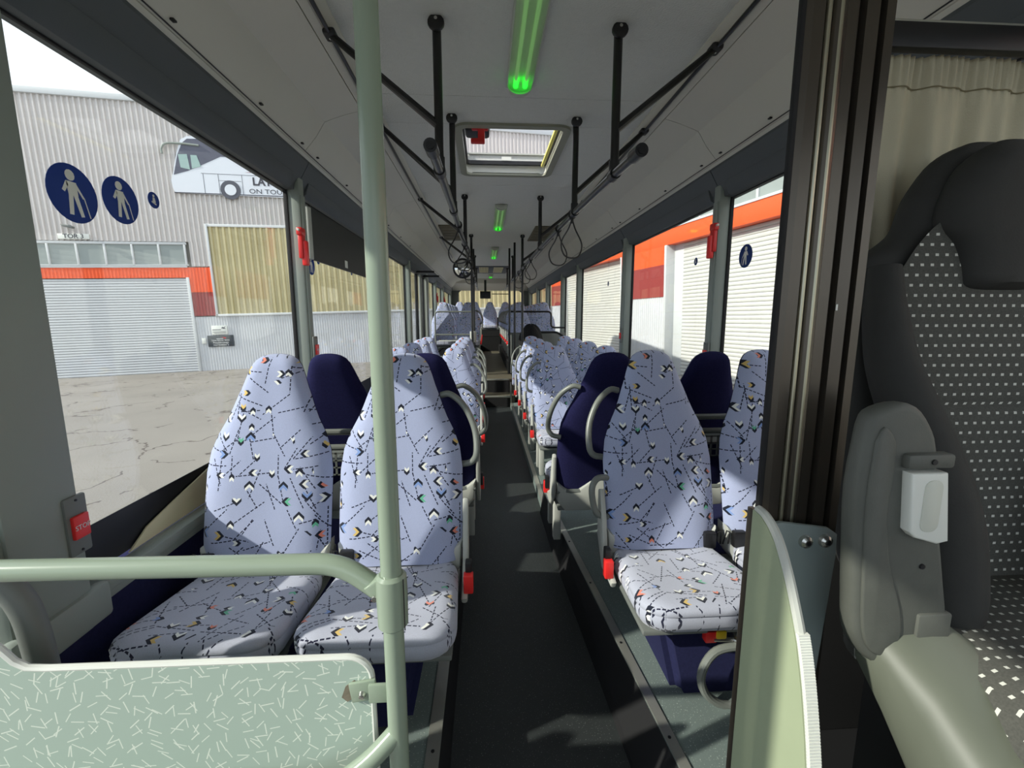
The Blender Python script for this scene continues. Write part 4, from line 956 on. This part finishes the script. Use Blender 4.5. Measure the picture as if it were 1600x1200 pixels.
def f_side(mb, sx):
    P = [(0.03, ZB + 0.20), (0.055, ZB + 0.19), (0.05, ZB + 0.02), (-0.02, ZB - 0.075), (-0.14, ZB - 0.075), (-0.15, ZB - 0.055), (-0.09, ZB - 0.03), (-0.035, ZB - 0.0), (-0.012, ZB + 0.10)]
    a, b_ = sorted((sx * 0.203, sx * 0.222)); mb.prism(P, 'x', a, b_, 0.006)
ME_side = {1: mk(lambda m: f_side(m, 1), 'side_cheek', M_plastic), -1: mk(lambda m: f_side(m, -1), 'side_cheek', M_plastic)}
def f_handle(mb, sx):
    z0 = ZB + HB * 0.78; z1 = ZB + HB * 0.44
    x0 = sx * WB * 0.62; x1 = sx * (WB + 0.012); y0, y1 = REC * 0.76 + 0.02, REC * 0.40 + 0.015
    mb.tube(smooth_path([(x0, y0, z0), (x0 + sx * 0.035, y0 - 0.005, z0 + 0.003), (sx * (WB + 0.008), y0 - 0.025, z0 - 0.04), (sx * (WB + 0.042), (y0 + y1) / 2 - 0.01, (z0 + z1) / 2), (sx * (WB + 0.048), y1 - 0.005, z1 + 0.04), (sx * (WB + 0.03), y1, z1 + 0.005), (x1 - sx * 0.02, y1 + 0.005, z1 - 0.005)], 5), 0.0115, 10)
ME_handle = {1: mk(lambda m: f_handle(m, 1), 'grab_handle', M_grey_tube), -1: mk(lambda m: f_handle(m, -1), 'grab_handle', M_grey_tube)}
def f_handle2(mb, sx):
    z0, z1 = ZB + 0.235, ZB + 0.10
    mb.tube(smooth_path([(sx * (WB - 0.02), 0.05, z0), (sx * (WB + 0.03), 0.03, z0 + 0.004), (sx * (WB + 0.052), 0.015, z0 - 0.035), (sx * (WB + 0.035), 0.01, z1 + 0.02), (sx * (WB - 0.01), 0.015, z1)], 5), 0.0115, 10)
ME_handle2 = {1: mk(lambda m: f_handle2(m, 1), 'lower_handle', M_grey_tube), -1: mk(lambda m: f_handle2(m, -1), 'lower_handle', M_grey_tube)}
def f_belt(mb, sx):
    mb.box(sx * 0.225 - 0.010, sx * 0.225 + 0.010, -0.115, -0.085, ZB - 0.02, ZB + 0.045, 0.004)
ME_belt = {s_: mk(lambda m, s_=s_: f_belt(m, s_), 'belt_stalk', M_black) for s_ in (1, -1)}
def f_red(mb, sx):
    mb.box(sx * 0.225 - 0.015, sx * 0.225 + 0.015, -0.135, -0.105, ZB - 0.05, ZB + 0.012, 0.004)
ME_red = {s_: mk(lambda m, s_=s_: f_red(m, s_), 'belt_buckle', M_redlt) for s_ in (1, -1)}
def f_frame(mb):
    mb.box(-0.19, 0.19, -0.36, 0.03, ZB - 0.085, ZB - 0.068, 0.004)
    mb.tube([(-0.2, 0.05, ZB + 0.02), (0.2, 0.05, ZB + 0.02)], 0.012, 8)
ME_frame = mk(f_frame, 'seat_pan', M_midgrey)
def f_leg(mb, y): mb.box(-0.018, 0.018, y - 0.022, y + 0.022, 0.0, ZB - 0.08, 0.004)
ME_leg = mk(lambda m: f_leg(m, 0), 'leg', M_plastic)
def f_box(mb, sx):
    lo = [(-0.075, -0.33), (0.62, -0.33), (0.62, 0.50), (-0.075, 0.40)]; hi = [(-0.12, -0.30), (0.62, -0.30), (0.62, 0.50), (-0.13, 0.40)]
    lo = [(x * sx, y) for x, y in lo]; hi = [(x * sx, y) for x, y in hi]
    b = bmesh.new(); L_ = [b.verts.new((x, y, 0)) for x, y in lo]; Hh = [b.verts.new((x, y, ZB - 0.075)) for x, y in hi]
    b.faces.new(L_[::-1]); b.faces.new(Hh)
    for i in range(4): b.faces.new((L_[i], L_[(i + 1) % 4], Hh[(i + 1) % 4], Hh[i]))
    bmesh.ops.bevel(b, geom=[e for e in b.edges if abs(e.verts[0].co.z - e.verts[1].co.z) > 0.05], offset=0.03, segments=3, affect='EDGES'); mb.bm(b)
ME_box = {s_: mk(lambda m, s_=s_: f_box(m, s_), 'seat_box', M_navybox) for s_ in (1, -1)}
def f_anchor(mb, sx):
    mb.box(-sx * 0.165 - 0.022, -sx * 0.165 + 0.022, -0.045, -0.02, ZB - 0.005, ZB + 0.055, 0.005)
    mb.tube([(-sx * 0.195, -0.02, ZB + 0.0), (-sx * 0.198, -0.03, ZB + 0.05), (-sx * 0.21, -0.03, ZB + 0.055), (-sx * 0.215, -0.02, ZB)], 0.003, 6)
ME_anchor = {s_: mk(lambda m, s_=s_: f_anchor(m, s_), 'belt_strap', M_black) for s_ in (1, -1)}

def seat(x, y, z, label, group, aisle, facing=1, sz=1.0, box=False, handles=1, legs=True, detail=2, cat='bus seat'):
    """aisle: +1 if the aisle lies at +x of the seat (left-hand seats), -1 otherwise; aisle=0 window seat. facing 1 towards the cab, -1 rearwards."""
    t = empty('bus_seat', (x, y, z), 0.0 if facing > 0 else math.pi); t.scale = (1, 1, sz); tag(t, label, cat, group)
    s_ = aisle * facing if aisle else 0
    def put(me, name):
        o = bpy.data.objects.new(name, me); COL.objects.link(o); o.parent = t; return o
    put(ME_front, 'backrest'); put(ME_shell, 'back_shell'); put(ME_cush, 'cushion')
    if detail > 0:
        put(ME_frame, 'seat_pan'); put(ME_scoop, 'shell_base')
        if s_:
            put(ME_side[s_], 'side_cheek'); put(ME_red[s_], 'belt_buckle')
            if detail > 1: put(ME_belt[s_], 'belt_stalk'); 
            if handles > 0: put(ME_handle[s_], 'grab_handle')
            if handles > 1: put(ME_handle2[s_], 'lower_handle')
        if detail > 1: put(ME_anchor[s_ or 1], 'belt_strap')
    if box: put(ME_box[-s_], 'seat_box')
    elif legs and s_:
        for yy in (-0.30, -0.12):
            o = put(ME_leg, 'leg'); o.location = (s_ * 0.17, yy, 0)
    return t
gL, gR = 'patterned seats of the front left block', 'patterned seats of the front right block'
# nearest row, left and right
seat(-0.282, 1.38, 0.185, 'nearest left seat by the aisle, behind the tall sage pole', 'front row patterned seats', 1, sz=0.965, handles=1, box=True)
seat(-0.712, 1.38, 0.185, 'nearest left seat at the window, above the patterned barrier panel', 'front row patterned seats', 0, sz=0.965)
seat(0.632, 1.47, 0.15, 'nearest right seat by the aisle, on a navy box beside the bronze post', 'front row patterned seats', -1, box=True, handles=2)
seat(1.072, 1.47, 0.15, 'nearest right seat at the window, half hidden by the bronze post', 'front row patterned seats', 0)
# navy backs: rearward-facing pair behind
gN = 'rear-facing seats showing navy backs'
seat(-0.25, 2.07, 0.14, 'navy-backed rear-facing seat by the aisle on the left', gN, 1, facing=-1, sz=0.985)
seat(-0.65, 2.07, 0.14, 'navy-backed rear-facing seat at the left window', gN, 0, facing=-1, sz=0.985)
seat(0.53, 2.0, 0.14, 'navy-backed rear-facing seat by the aisle on the right', gN, -1, facing=-1, sz=0.99)
seat(0.972, 2.02, 0.14, 'navy-backed rear-facing seat at the right window', gN, 0, facing=-1, sz=0.99)
ORD = ['first', 'second', 'third', 'fourth', 'fifth', 'sixth']
for i, y in enumerate((3.57, 4.23, 4.88, 5.53)):
    seat(0.60, y, 0.056, '%s patterned right seat by the aisle, counting back from the navy pair' % ORD[i], gR, -1, sz=0.975, detail=2 if i < 2 else 1)
    seat(1.04, y, 0.056, '%s patterned right window seat, counting back from the navy pair' % ORD[i], gR, 0, sz=0.975, detail=1)
for i, y in enumerate((3.47, 4.12, 4.76, 5.32)):
    seat(-0.245, y, 0.056, '%s patterned left seat by the aisle, counting back from the navy pair' % ORD[i], gL, 1, sz=0.975, detail=2 if i < 2 else 1)
    seat(-0.70, y, 0.056, '%s patterned left window seat, counting back from the navy pair' % ORD[i], gL, 0, sz=0.975, detail=1)
gRL, gRR = 'raised seats of the rear left block', 'raised seats of the rear right block'
for i, y in enumerate((7.86, 8.56, 9.26, 9.96, 10.66, 11.36)):
    seat(0.615, y, 0.536, '%s raised right seat by the aisle, counting back from the rear rail' % ORD[i], gRR, -1, detail=1)
    seat(1.06, y, 0.536, '%s raised right window seat, counting back from the rear rail' % ORD[i], gRR, 0, detail=1)
    if i < 5:
        seat(-0.29, y + 0.05, 0.536, '%s raised left seat by the aisle, counting back from the rear rail' % ORD[i], gRL, 1, detail=1)
        seat(-0.735, y + 0.05, 0.536, '%s raised left window seat, counting back from the rear rail' % ORD[i], gRL, 0, detail=1)
for i, (x, n_) in enumerate(((-0.71, 'at the left window'), (-0.27, 'left of centre'), (0.16, 'in the middle facing down the aisle'), (0.60, 'right of centre'), (1.04, 'at the right window'))):
    seat(x, 12.75, 0.70, 'rear bench seat %s' % n_, 'seats of the rear bench', 0, detail=1, legs=False)

# extra fittings on the first right seat: trim ring with yellow-red tag
t = empty('seat_release', (0.742, 1.115, 0.292)); tag(t, 'red and yellow belt buckle with chrome swivel under the nearest right seat cushion', 'buckle')
q = MB(); q.box(-0.115, -0.08, -0.005, 0.02, 0.045, 0.09, 0.004); q.build('red_buckle', M_redlt, t)
q = MB(); q.box(-0.085, -0.055, -0.01, 0.015, 0.06, 0.085, 0.004); q.build('yellow_tag', M_yel, t)
q = MB(); q.tube([(-0.09, 0, 0.055), (-0.02, 0, 0.05)], 0.007, 8); q.lathe([(0.02, -0.03), (0.03, -0.025), (0.034, 0.0), (0.03, 0.03), (0.02, 0.035)], (0.0, 0, 0.05), 16, axis='y'); q.build('swivel', M_steel, t)
q = MB(); q.tube(smooth_path([(0.02, 0.0, 0.06), (-0.08, 0.0, 0.045), (-0.125, -0.01, -0.02), (-0.10, -0.01, -0.09), (-0.03, -0.01, -0.125), (0.04, 0.0, -0.09), (0.06, 0.0, 0.0)], 6), 0.012, 10); tag(q.build('grab_loop', M_grey_tube, mw=Matrix.Translation((0.735, 1.10, 0.275))), 'grey tubular loop handle in front of the navy seat box', 'handle')
# rails and mesh tray between the front and the navy seats
for x0, x1, n_, y, z in ((-0.56, -0.42, 'left', 1.66, 0.78), (0.80, 1.30, 'right', 1.74, 0.80)):
    t = empty('luggage_tray', ((x0 + x1) / 2, y, z)); tag(t, 'grey double rail with mesh tray between the %s front seats and navy seats' % n_, 'tray'); w_ = 0.5
    for dz in (0.06, 0.0):
        q = MB(); q.tube([(-w_ / 2, 0, dz), (w_ / 2, 0, dz)], 0.012, 10); q.build('rail', M_grey_tube, t)
    q = MB(); q.box(-w_ / 2, w_ / 2, 0.0, 0.16, -0.06, -0.054)
    for k in range(18): q.box(-w_ / 2 + w_ * k / 18, -w_ / 2 + w_ * k / 18 + 0.008, -0.004, 0.0, -0.11, -0.02)
    for k in range(4): q.box(-w_ / 2, w_ / 2, -0.004, 0.0, -0.11 + 0.028 * k, -0.105 + 0.028 * k)
    o = q.build('mesh', M_midgrey, t, smooth=False); o['kind'] = 'stuff'

# ================================================================== OVERHEAD RAILS
HY = [1.79, 2.56, 4.12, 6.0, 8.0, 9.9]
def overhead(side, xh, label):
    sg = -1 if side == 'l' else 1
    t = empty('overhead_handrail', (xh, 1.5, 1.80)); tag(t, label, 'handrail', 'overhead handrails')
    def L(x, y, z): return (x - xh, y - 1.5, z - 1.80)
    zr = [1.815, 1.845, 1.885, 1.90, 1.92, 1.94]
    def rail_z(y): return hw(y, [(1.5, 1.80)] + list(zip(HY, zr)) + [(11.5, 1.95)])
    q = MB(); q.tube([L(xh + sg * 0.0, y, rail_z(y)) for y in (1.50, 1.79, 2.56, 4.12, 6.0, 8.0, 9.9, 11.5)], 0.0165, 14); q.build('rail', M_blacktube, t)
    q = MB(); q.tube([L(xh, 1.478, 1.797), L(xh, 1.56, 1.803)], 0.0215, 16); q.lathe([(0.013, -0.002), (0.013, 0.01)], L(xh, 1.476, 1.797), 14, axis='y'); q.build('end_sleeve', M_black, t)
    for i, y in enumerate(HY):
        q = MB(); q.tube([L(xh, y, 2.32), L(xh, y, rail_z(y) - 0.005)], 0.0165, 12); h = q.build('hanger', M_blacktube, t)
        q = MB(); pts = [(0.030 * math.cos(R(a)), 0.026 * math.sin(R(a)) + 0.004) for a in range(0, 360, 24)]
        q.prism([(L(xh, 0, 0)[0] + a, 2.306 - 1.80 + b_ ) for a, b_ in pts], 'y', L(0, y - 0.03, 0)[1], L(0, y - 0.012, 0)[1], 0.003); q.build('flange', M_black, h)
        q = MB(); q.lathe([(0.006, -0.004), (0.006, 0.002)], (L(xh, 0, 0)[0], L(0, y - 0.032, 0)[1], 2.318 - 1.8), 10, axis='y'); q.build('bolt', M_steel, h)
        q = MB(); q.tube([L(xh, y - 0.025, rail_z(y)), L(xh, y + 0.025, rail_z(y))], 0.0225, 12); q.tube([L(xh, y, rail_z(y)), L(xh, y, rail_z(y) + 0.05)], 0.020, 12); q.build('clamp', M_black, h)
        if i < 4:
            my = y + (0.03 if i < 2 else -0.0)
            mx = CX + sg * 0.722; mz = 2.287
            q = MB(); q.tube([L(mx, my + 0.0, mz), L(xh + sg * 0.0, y, rail_z(y) + (0.16 if i == 0 else 0.10))], [0.013, 0.0155], 10); st = q.build('strut', M_blacktube, t)
            q = MB(); q.box(*[a for p in zip(L(mx - 0.022, my - 0.03, mz - 0.012), L(mx + 0.022, my + 0.03, mz + 0.012)) for a in p], 0.008); q.build('strut_flange', M_black, st)
            q = MB(); q.lathe([(0.006, 0.0), (0.006, -0.004)], L(mx, my, mz - 0.011), 10); q.build('bolt', M_steel, st)
    q = MB(); q.tube([L(CX + sg * 0.722, -0.6, 2.285), L(CX + sg * 0.722, 8.0, 2.285)], 0.008, 8); q.build('cove_rod', M_blacktube, t)
    return rail_z
rz = overhead('l', -0.163, 'black overhead handrail with hangers on the left above the aisle seats')
rz = overhead('r', 0.507, 'black overhead handrail with hangers on the right above the aisle seats')
# strap loops
def strap(x, y, z, l, w_, ang, label, grp):
    t = empty('strap_loop', (x, y, z), R(ang)); tag(t, label, 'strap', grp)
    q = MB(); q.tube(smooth_path([(0, 0, 0.0), (-w_ * 0.15, 0, -l * 0.25), (-w_ * 0.48, 0, -l * 0.62), (-w_ * 0.36, 0, -l * 0.92), (0, 0, -l), (w_ * 0.36, 0, -l * 0.92), (w_ * 0.48, 0, -l * 0.62), (w_ * 0.15, 0, -l * 0.25), (0, 0, 0)], 5), 0.0045, 6); q.build('loop', M_black, t)
    q = MB(); q.tube([(0, 0, 0.02), (0, 0, -l * 0.12)], 0.009, 8); q.build('sleeve', M_black, t)
    q = MB(); q.tube([(0.023 * math.cos(R(a)) , 0.0, 0.022 + 0.023 * math.sin(R(a))) for a in range(0, 360, 30)], 0.005, 6, closed=True); o = q.build('collar', M_black, t); o.rotation_euler = (0, 0, 0)
S = [(0.507, 2.62, 'r'), (0.507, 3.10, 'r'), (0.507, 4.9, 'r'), (0.507, 5.6, 'r'), (0.507, 6.6, 'r'), (-0.163, 3.0, 'l'), (-0.163, 3.9, 'l'), (-0.163, 5.0, 'l'), (-0.163, 5.7, 'l')]
cnt = {'l': 0, 'r': 0}; nm = {'r': 'right', 'l': 'left'}
for x, y, sd in S:
    k = ORD[cnt[sd]]; cnt[sd] += 1
    sgn = 1 if sd == 'r' else 1
    strap(x, y, rz(y) - 0.02, 0.20 if y > 3.5 else 0.22, 0.15, (25 if sd == 'r' else -20), '%s thin black strap loop hanging from the %s handrail, counting towards the rear' % (k, nm[sd]), 'strap loops on the handrails')

# ceiling lights
def lamp(y0, y1, label):
    t = empty('ceiling_light', (CX, (y0 + y1) / 2, 2.33)); tag(t, label, 'light', 'green-glowing ceiling lights'); h = (y1 - y0) / 2
    q = MB(); q.box(-0.062, 0.062, -h - 0.03, h + 0.03, -0.012, 0.0, 0.004); q.build('base_plate', M_lampplate, t)
    for e in (-1, 1):
        q = MB(); q.prism([(0.058 * math.cos(R(a)), -0.012 - 0.038 * math.sin(R(a))) for a in range(0, 181, 20)], 'y', e * h - 0.012 * (e < 0), e * h + 0.012 * (e > 0) + (0.0), 0.0); q.prism([(0.05 * math.cos(R(a)), -0.012 - 0.03 * math.sin(R(a))) for a in range(0, 181, 20)], 'y', e * h, e * (h + 0.045)); q.build('end_cap', M_lampplate, t)
    q = MB(); n_ = 14
    q.grid(lambda u, v: (0.055 * math.cos(math.pi * u), -h + 2 * h * v, -0.012 - 0.036 * math.sin(math.pi * u)), n_, 2); q.build('diffuser', M_diff, t, ang=60)
    for sx in (-1, 1):
        q = MB(); q.tube([(sx * 0.022, -h + 0.03, -0.024), (sx * 0.022, h - 0.03, -0.024)], 0.008, 10); tb = q.build('tube', M_greendim, t)
        q = MB(); q.tube([(sx * 0.02, h - 0.075, -0.026), (sx * 0.021, h - 0.025, -0.026)], 0.0115, 12); q.build('end_lamp', M_green, tb)
lamp(0.95, 2.20, 'nearest green-glowing ceiling light, ahead of the roof hatch')
lamp(4.45, 5.50, 'second green-glowing ceiling light, behind the roof hatch')
lamp(7.05, 8.1, 'third small green ceiling light further back')
lamp(11.45, 12.1, 'farthest small green ceiling light near the rear bulkhead')

# air grilles
t = empty('air_grille_panel', (CX, 10.35, 2.329)); tag(t, 'ceiling air panel with two cream-yellow slotted grilles', 'vent')
q = MB(); q.box(-0.36, 0.36, -0.75, 0.75, -0.012, 0.0, 0.003); q.build('panel', M_header, t)
q = MB()
for sx in (-0.19, 0.13):
    for k in range(4):
        for j in range(6): q.box(sx - 0.09 + j * 0.035, sx - 0.062 + j * 0.035, -0.6 + k * 0.3, -0.42 + k * 0.3, -0.016, -0.012)
o = q.build('slots', mat('grille_cream', (236, 224, 150), 0.4), t, smooth=False)
for x, n_ in ((-0.40, 'left'), (0.74, 'right')):
    q = MB(); q.box(-0.13, 0.13, -0.5, 0.5, -0.014, 0.0, 0.004)
    for k in range(5): q.box(-0.11, 0.11, -0.4 + k * 0.18, -0.3 + k * 0.18, -0.018, -0.014)
    tag(q.build('speaker_grille', mat('grille_brown_' + n_, (104, 98, 80), 0.7), mw=Matrix.Translation((x, 5.9, 2.33))), 'brownish ceiling grille on the %s above the middle seats' % n_, 'vent')

# round convex mirror hung from the left rail
t = empty('convex_mirror', (-0.235, 5.05, 1.80)); tag(t, 'round convex mirror with black rim hung on the left handrail', 'mirror')
q = MB(); q.lathe([(0.001, -0.035), (0.05, -0.028), (0.085, -0.012), (0.098, 0.0), (0.001, 0.0)], (0, 0, 0), 24, axis='y'); q.build('glass', mat('mirror_glass', (215, 215, 210), 0.05, 1.0, var=0.0), t)
q = MB(); q.tube([(0.10 * math.cos(R(a)), 0, 0.10 * math.sin(R(a))) for a in range(0, 360, 15)], 0.012, 8, closed=True); q.build('rim', M_black, t)
q = MB(); q.tube([(0.06, 0.01, 0.07), (0.07, 0.0, 0.12)], 0.008, 8); q.build('bracket', M_black, t)

# rear passenger monitor
t = empty('ceiling_monitor', (0.03, 12.3, 1.96)); tag(t, 'black flat monitor hanging before the rear window', 'monitor')
q = MB(); q.box(-0.145, 0.145, -0.02, 0.02, -0.20, 0.0, 0.006); q.build('casing', M_black, t); q = MB(); q.box(-0.13, 0.13, -0.022, -0.02, -0.185, -0.015); q.build('screen', M_screen, t)
q = MB(); q.box(-0.03, 0.03, -0.01, 0.01, 0.0, 0.30, 0.003); q.build('bracket', M_black, t)
q = MB(); q.tube([(0, 0, 0), (0.5, 0, 0)], 0.012, 8); tag(q.build('wiper_bar', M_black, mw=Matrix.Translation((0.22, 13.15, 1.93))), 'dark horizontal bar across the rear window top', 'bar')

# ================================================================== MIDDLE OF THE BUS
def vpole(x, y, z0, z1, label, m=M_blacktube, r=0.016):
    t = empty('grab_pole', (x, y, z0)); tag(t, label, 'pole', 'vertical grab poles amidships')
    q = MB(); q.tube([(0, 0, 0), (0, 0, z1 - z0)], r, 12); q.build('pole', m, t)
    q = MB(); q.lathe([(0.035, 0), (0.035, 0.008), (r, 0.012)], (0, 0, 0), 14); q.build('foot_flange', m, t)
    return t
vpole(0.40, 7.15, 0.35, 2.33, 'slim dark pole farthest left of the three on the right of the steps')
vpole(0.445, 6.6, 0.056, 2.33, 'middle dark pole of the three on the right of the steps')
vpole(0.507, 5.98, 0.056, 1.90, 'nearest dark pole of the three on the right of the steps')
vpole(-0.163, 5.98, 0.056, 1.90, 'nearest dark pole left of the steps, beside the grey bin')
vpole(-0.165, 7.25, 0.35, 2.33, 'farther dark pole left of the steps, at the end of the rail')
# rail frames before the raised seats
t = empty('guard_rail', (-0.5, 7.3, 0.536)); tag(t, 'grey two-bar guard rail in front of the raised left seats', 'rail')
q = MB(); q.tube(fillet([(0.33, 0, 0.816), (-0.30, 0, 0.816), (-0.30, 0, 0.0)], 0.06), 0.013, 10); q.build('upper_bar', M_grey_tube, t)
q = MB(); q.tube([(-0.30, 0, 0.446), (0.33, 0, 0.446)], 0.013, 10); q.build('lower_bar', M_grey_tube, t)
q = MB(); q.box(-0.47, 0.35, -0.02, 0.02, -0.50, 0.10, 0.004); q.build('kick_panel', M_midgrey, t)
q = MB(); q.box(-0.25, 0.3, -0.06, 0.10, 0.34, 0.352, 0.003); q.build('shelf', M_plastic, t)
t = empty('guard_rail', (0.75, 7.2, 0.536)); tag(t, 'black bar guard rail in front of the raised right seats', 'rail')
q = MB(); q.tube(fillet([(-0.33, 0, 0.816), (0.33, 0, 0.816), (0.33, 0, 0.56), (0.55, 0, 0.56)], 0.06), 0.015, 10); q.build('upper_bar', M_blacktube, t)
q = MB(); q.tube(fillet([(0.05, -0.12, 0.49), (0.40, -0.12, 0.49), (0.55, -0.5, 0.38)], 0.06), 0.018, 10); q.build('lower_bar', M_blacktube, t)
q = MB(); q.box(-0.33, 0.56, -0.02, 0.02, -0.50, 0.48, 0.004); q.build('kick_panel', M_midgrey, t)
# black jacket slumped over the partition
def jk(u, v):
    a = 2 * math.pi * u; r_ = 0.02 + 0.98 * math.sin(min(1, v * 1.02) * math.pi / 2) ** 0.7
    z = 1.145 - 0.30 * v ** 1.6 + 0.012 * math.sin(a * 5 + v * 4) + 0.01 * math.sin(a * 3)
    return (0.72 + 0.19 * r_ * math.cos(a) * (1 + 0.08 * math.sin(a * 4)), 6.92 + 0.12 * r_ * math.sin(a), z)
q = MB(); q.grid(jk, 40, 14); q.build('jacket', M_navy); jo = bpy.data.objects['jacket']; jo.data.materials.clear(); jo.data.materials.append(mat('jacket_cloth', (16, 16, 18), 0.9, var=0.3, vs=30, bs=0.4, bscale=60, bd=0.01)); tag(jo, 'black jacket slumped over the partition at the right of the steps', 'jacket')
q = MB(); q.box(0.55, 0.90, 6.85, 7.02, 0.056, 0.86, 0.02); tag(q.build('equipment_locker', M_midgrey), 'grey locker box under the black jacket', 'locker')
# upholstered side panel and bin
t = empty('partition_pad', (0.455, 6.28, 0.056)); tag(t, 'small upholstered partition pad on grey stand beside the steps', 'pad')
q = MB(); q.box(-0.065, 0.065, -0.02, 0.02, 0.24, 0.60, 0.012); q.build('pad', M_fab_back, t); q = MB(); q.box(-0.05, 0.05, -0.015, 0.015, 0.0, 0.24, 0.004); q.build('stand', M_black, t)
t = empty('waste_bin', (-0.178, 6.9, 0.88)); tag(t, 'pale grey cylindrical bin clamped to the pole left of the steps', 'bin')
q = MB(); q.lathe([(0.045, 0), (0.05, 0.01), (0.05, 0.165), (0.043, 0.17), (0.043, 0.03)], (0, 0, 0), 20); q.build('body', M_plastic, t)
q = MB(); q.box(0.0, 0.02, 0.0, 0.40, 0.05, 0.09, 0.003); q.build('bracket', M_midgrey, t)
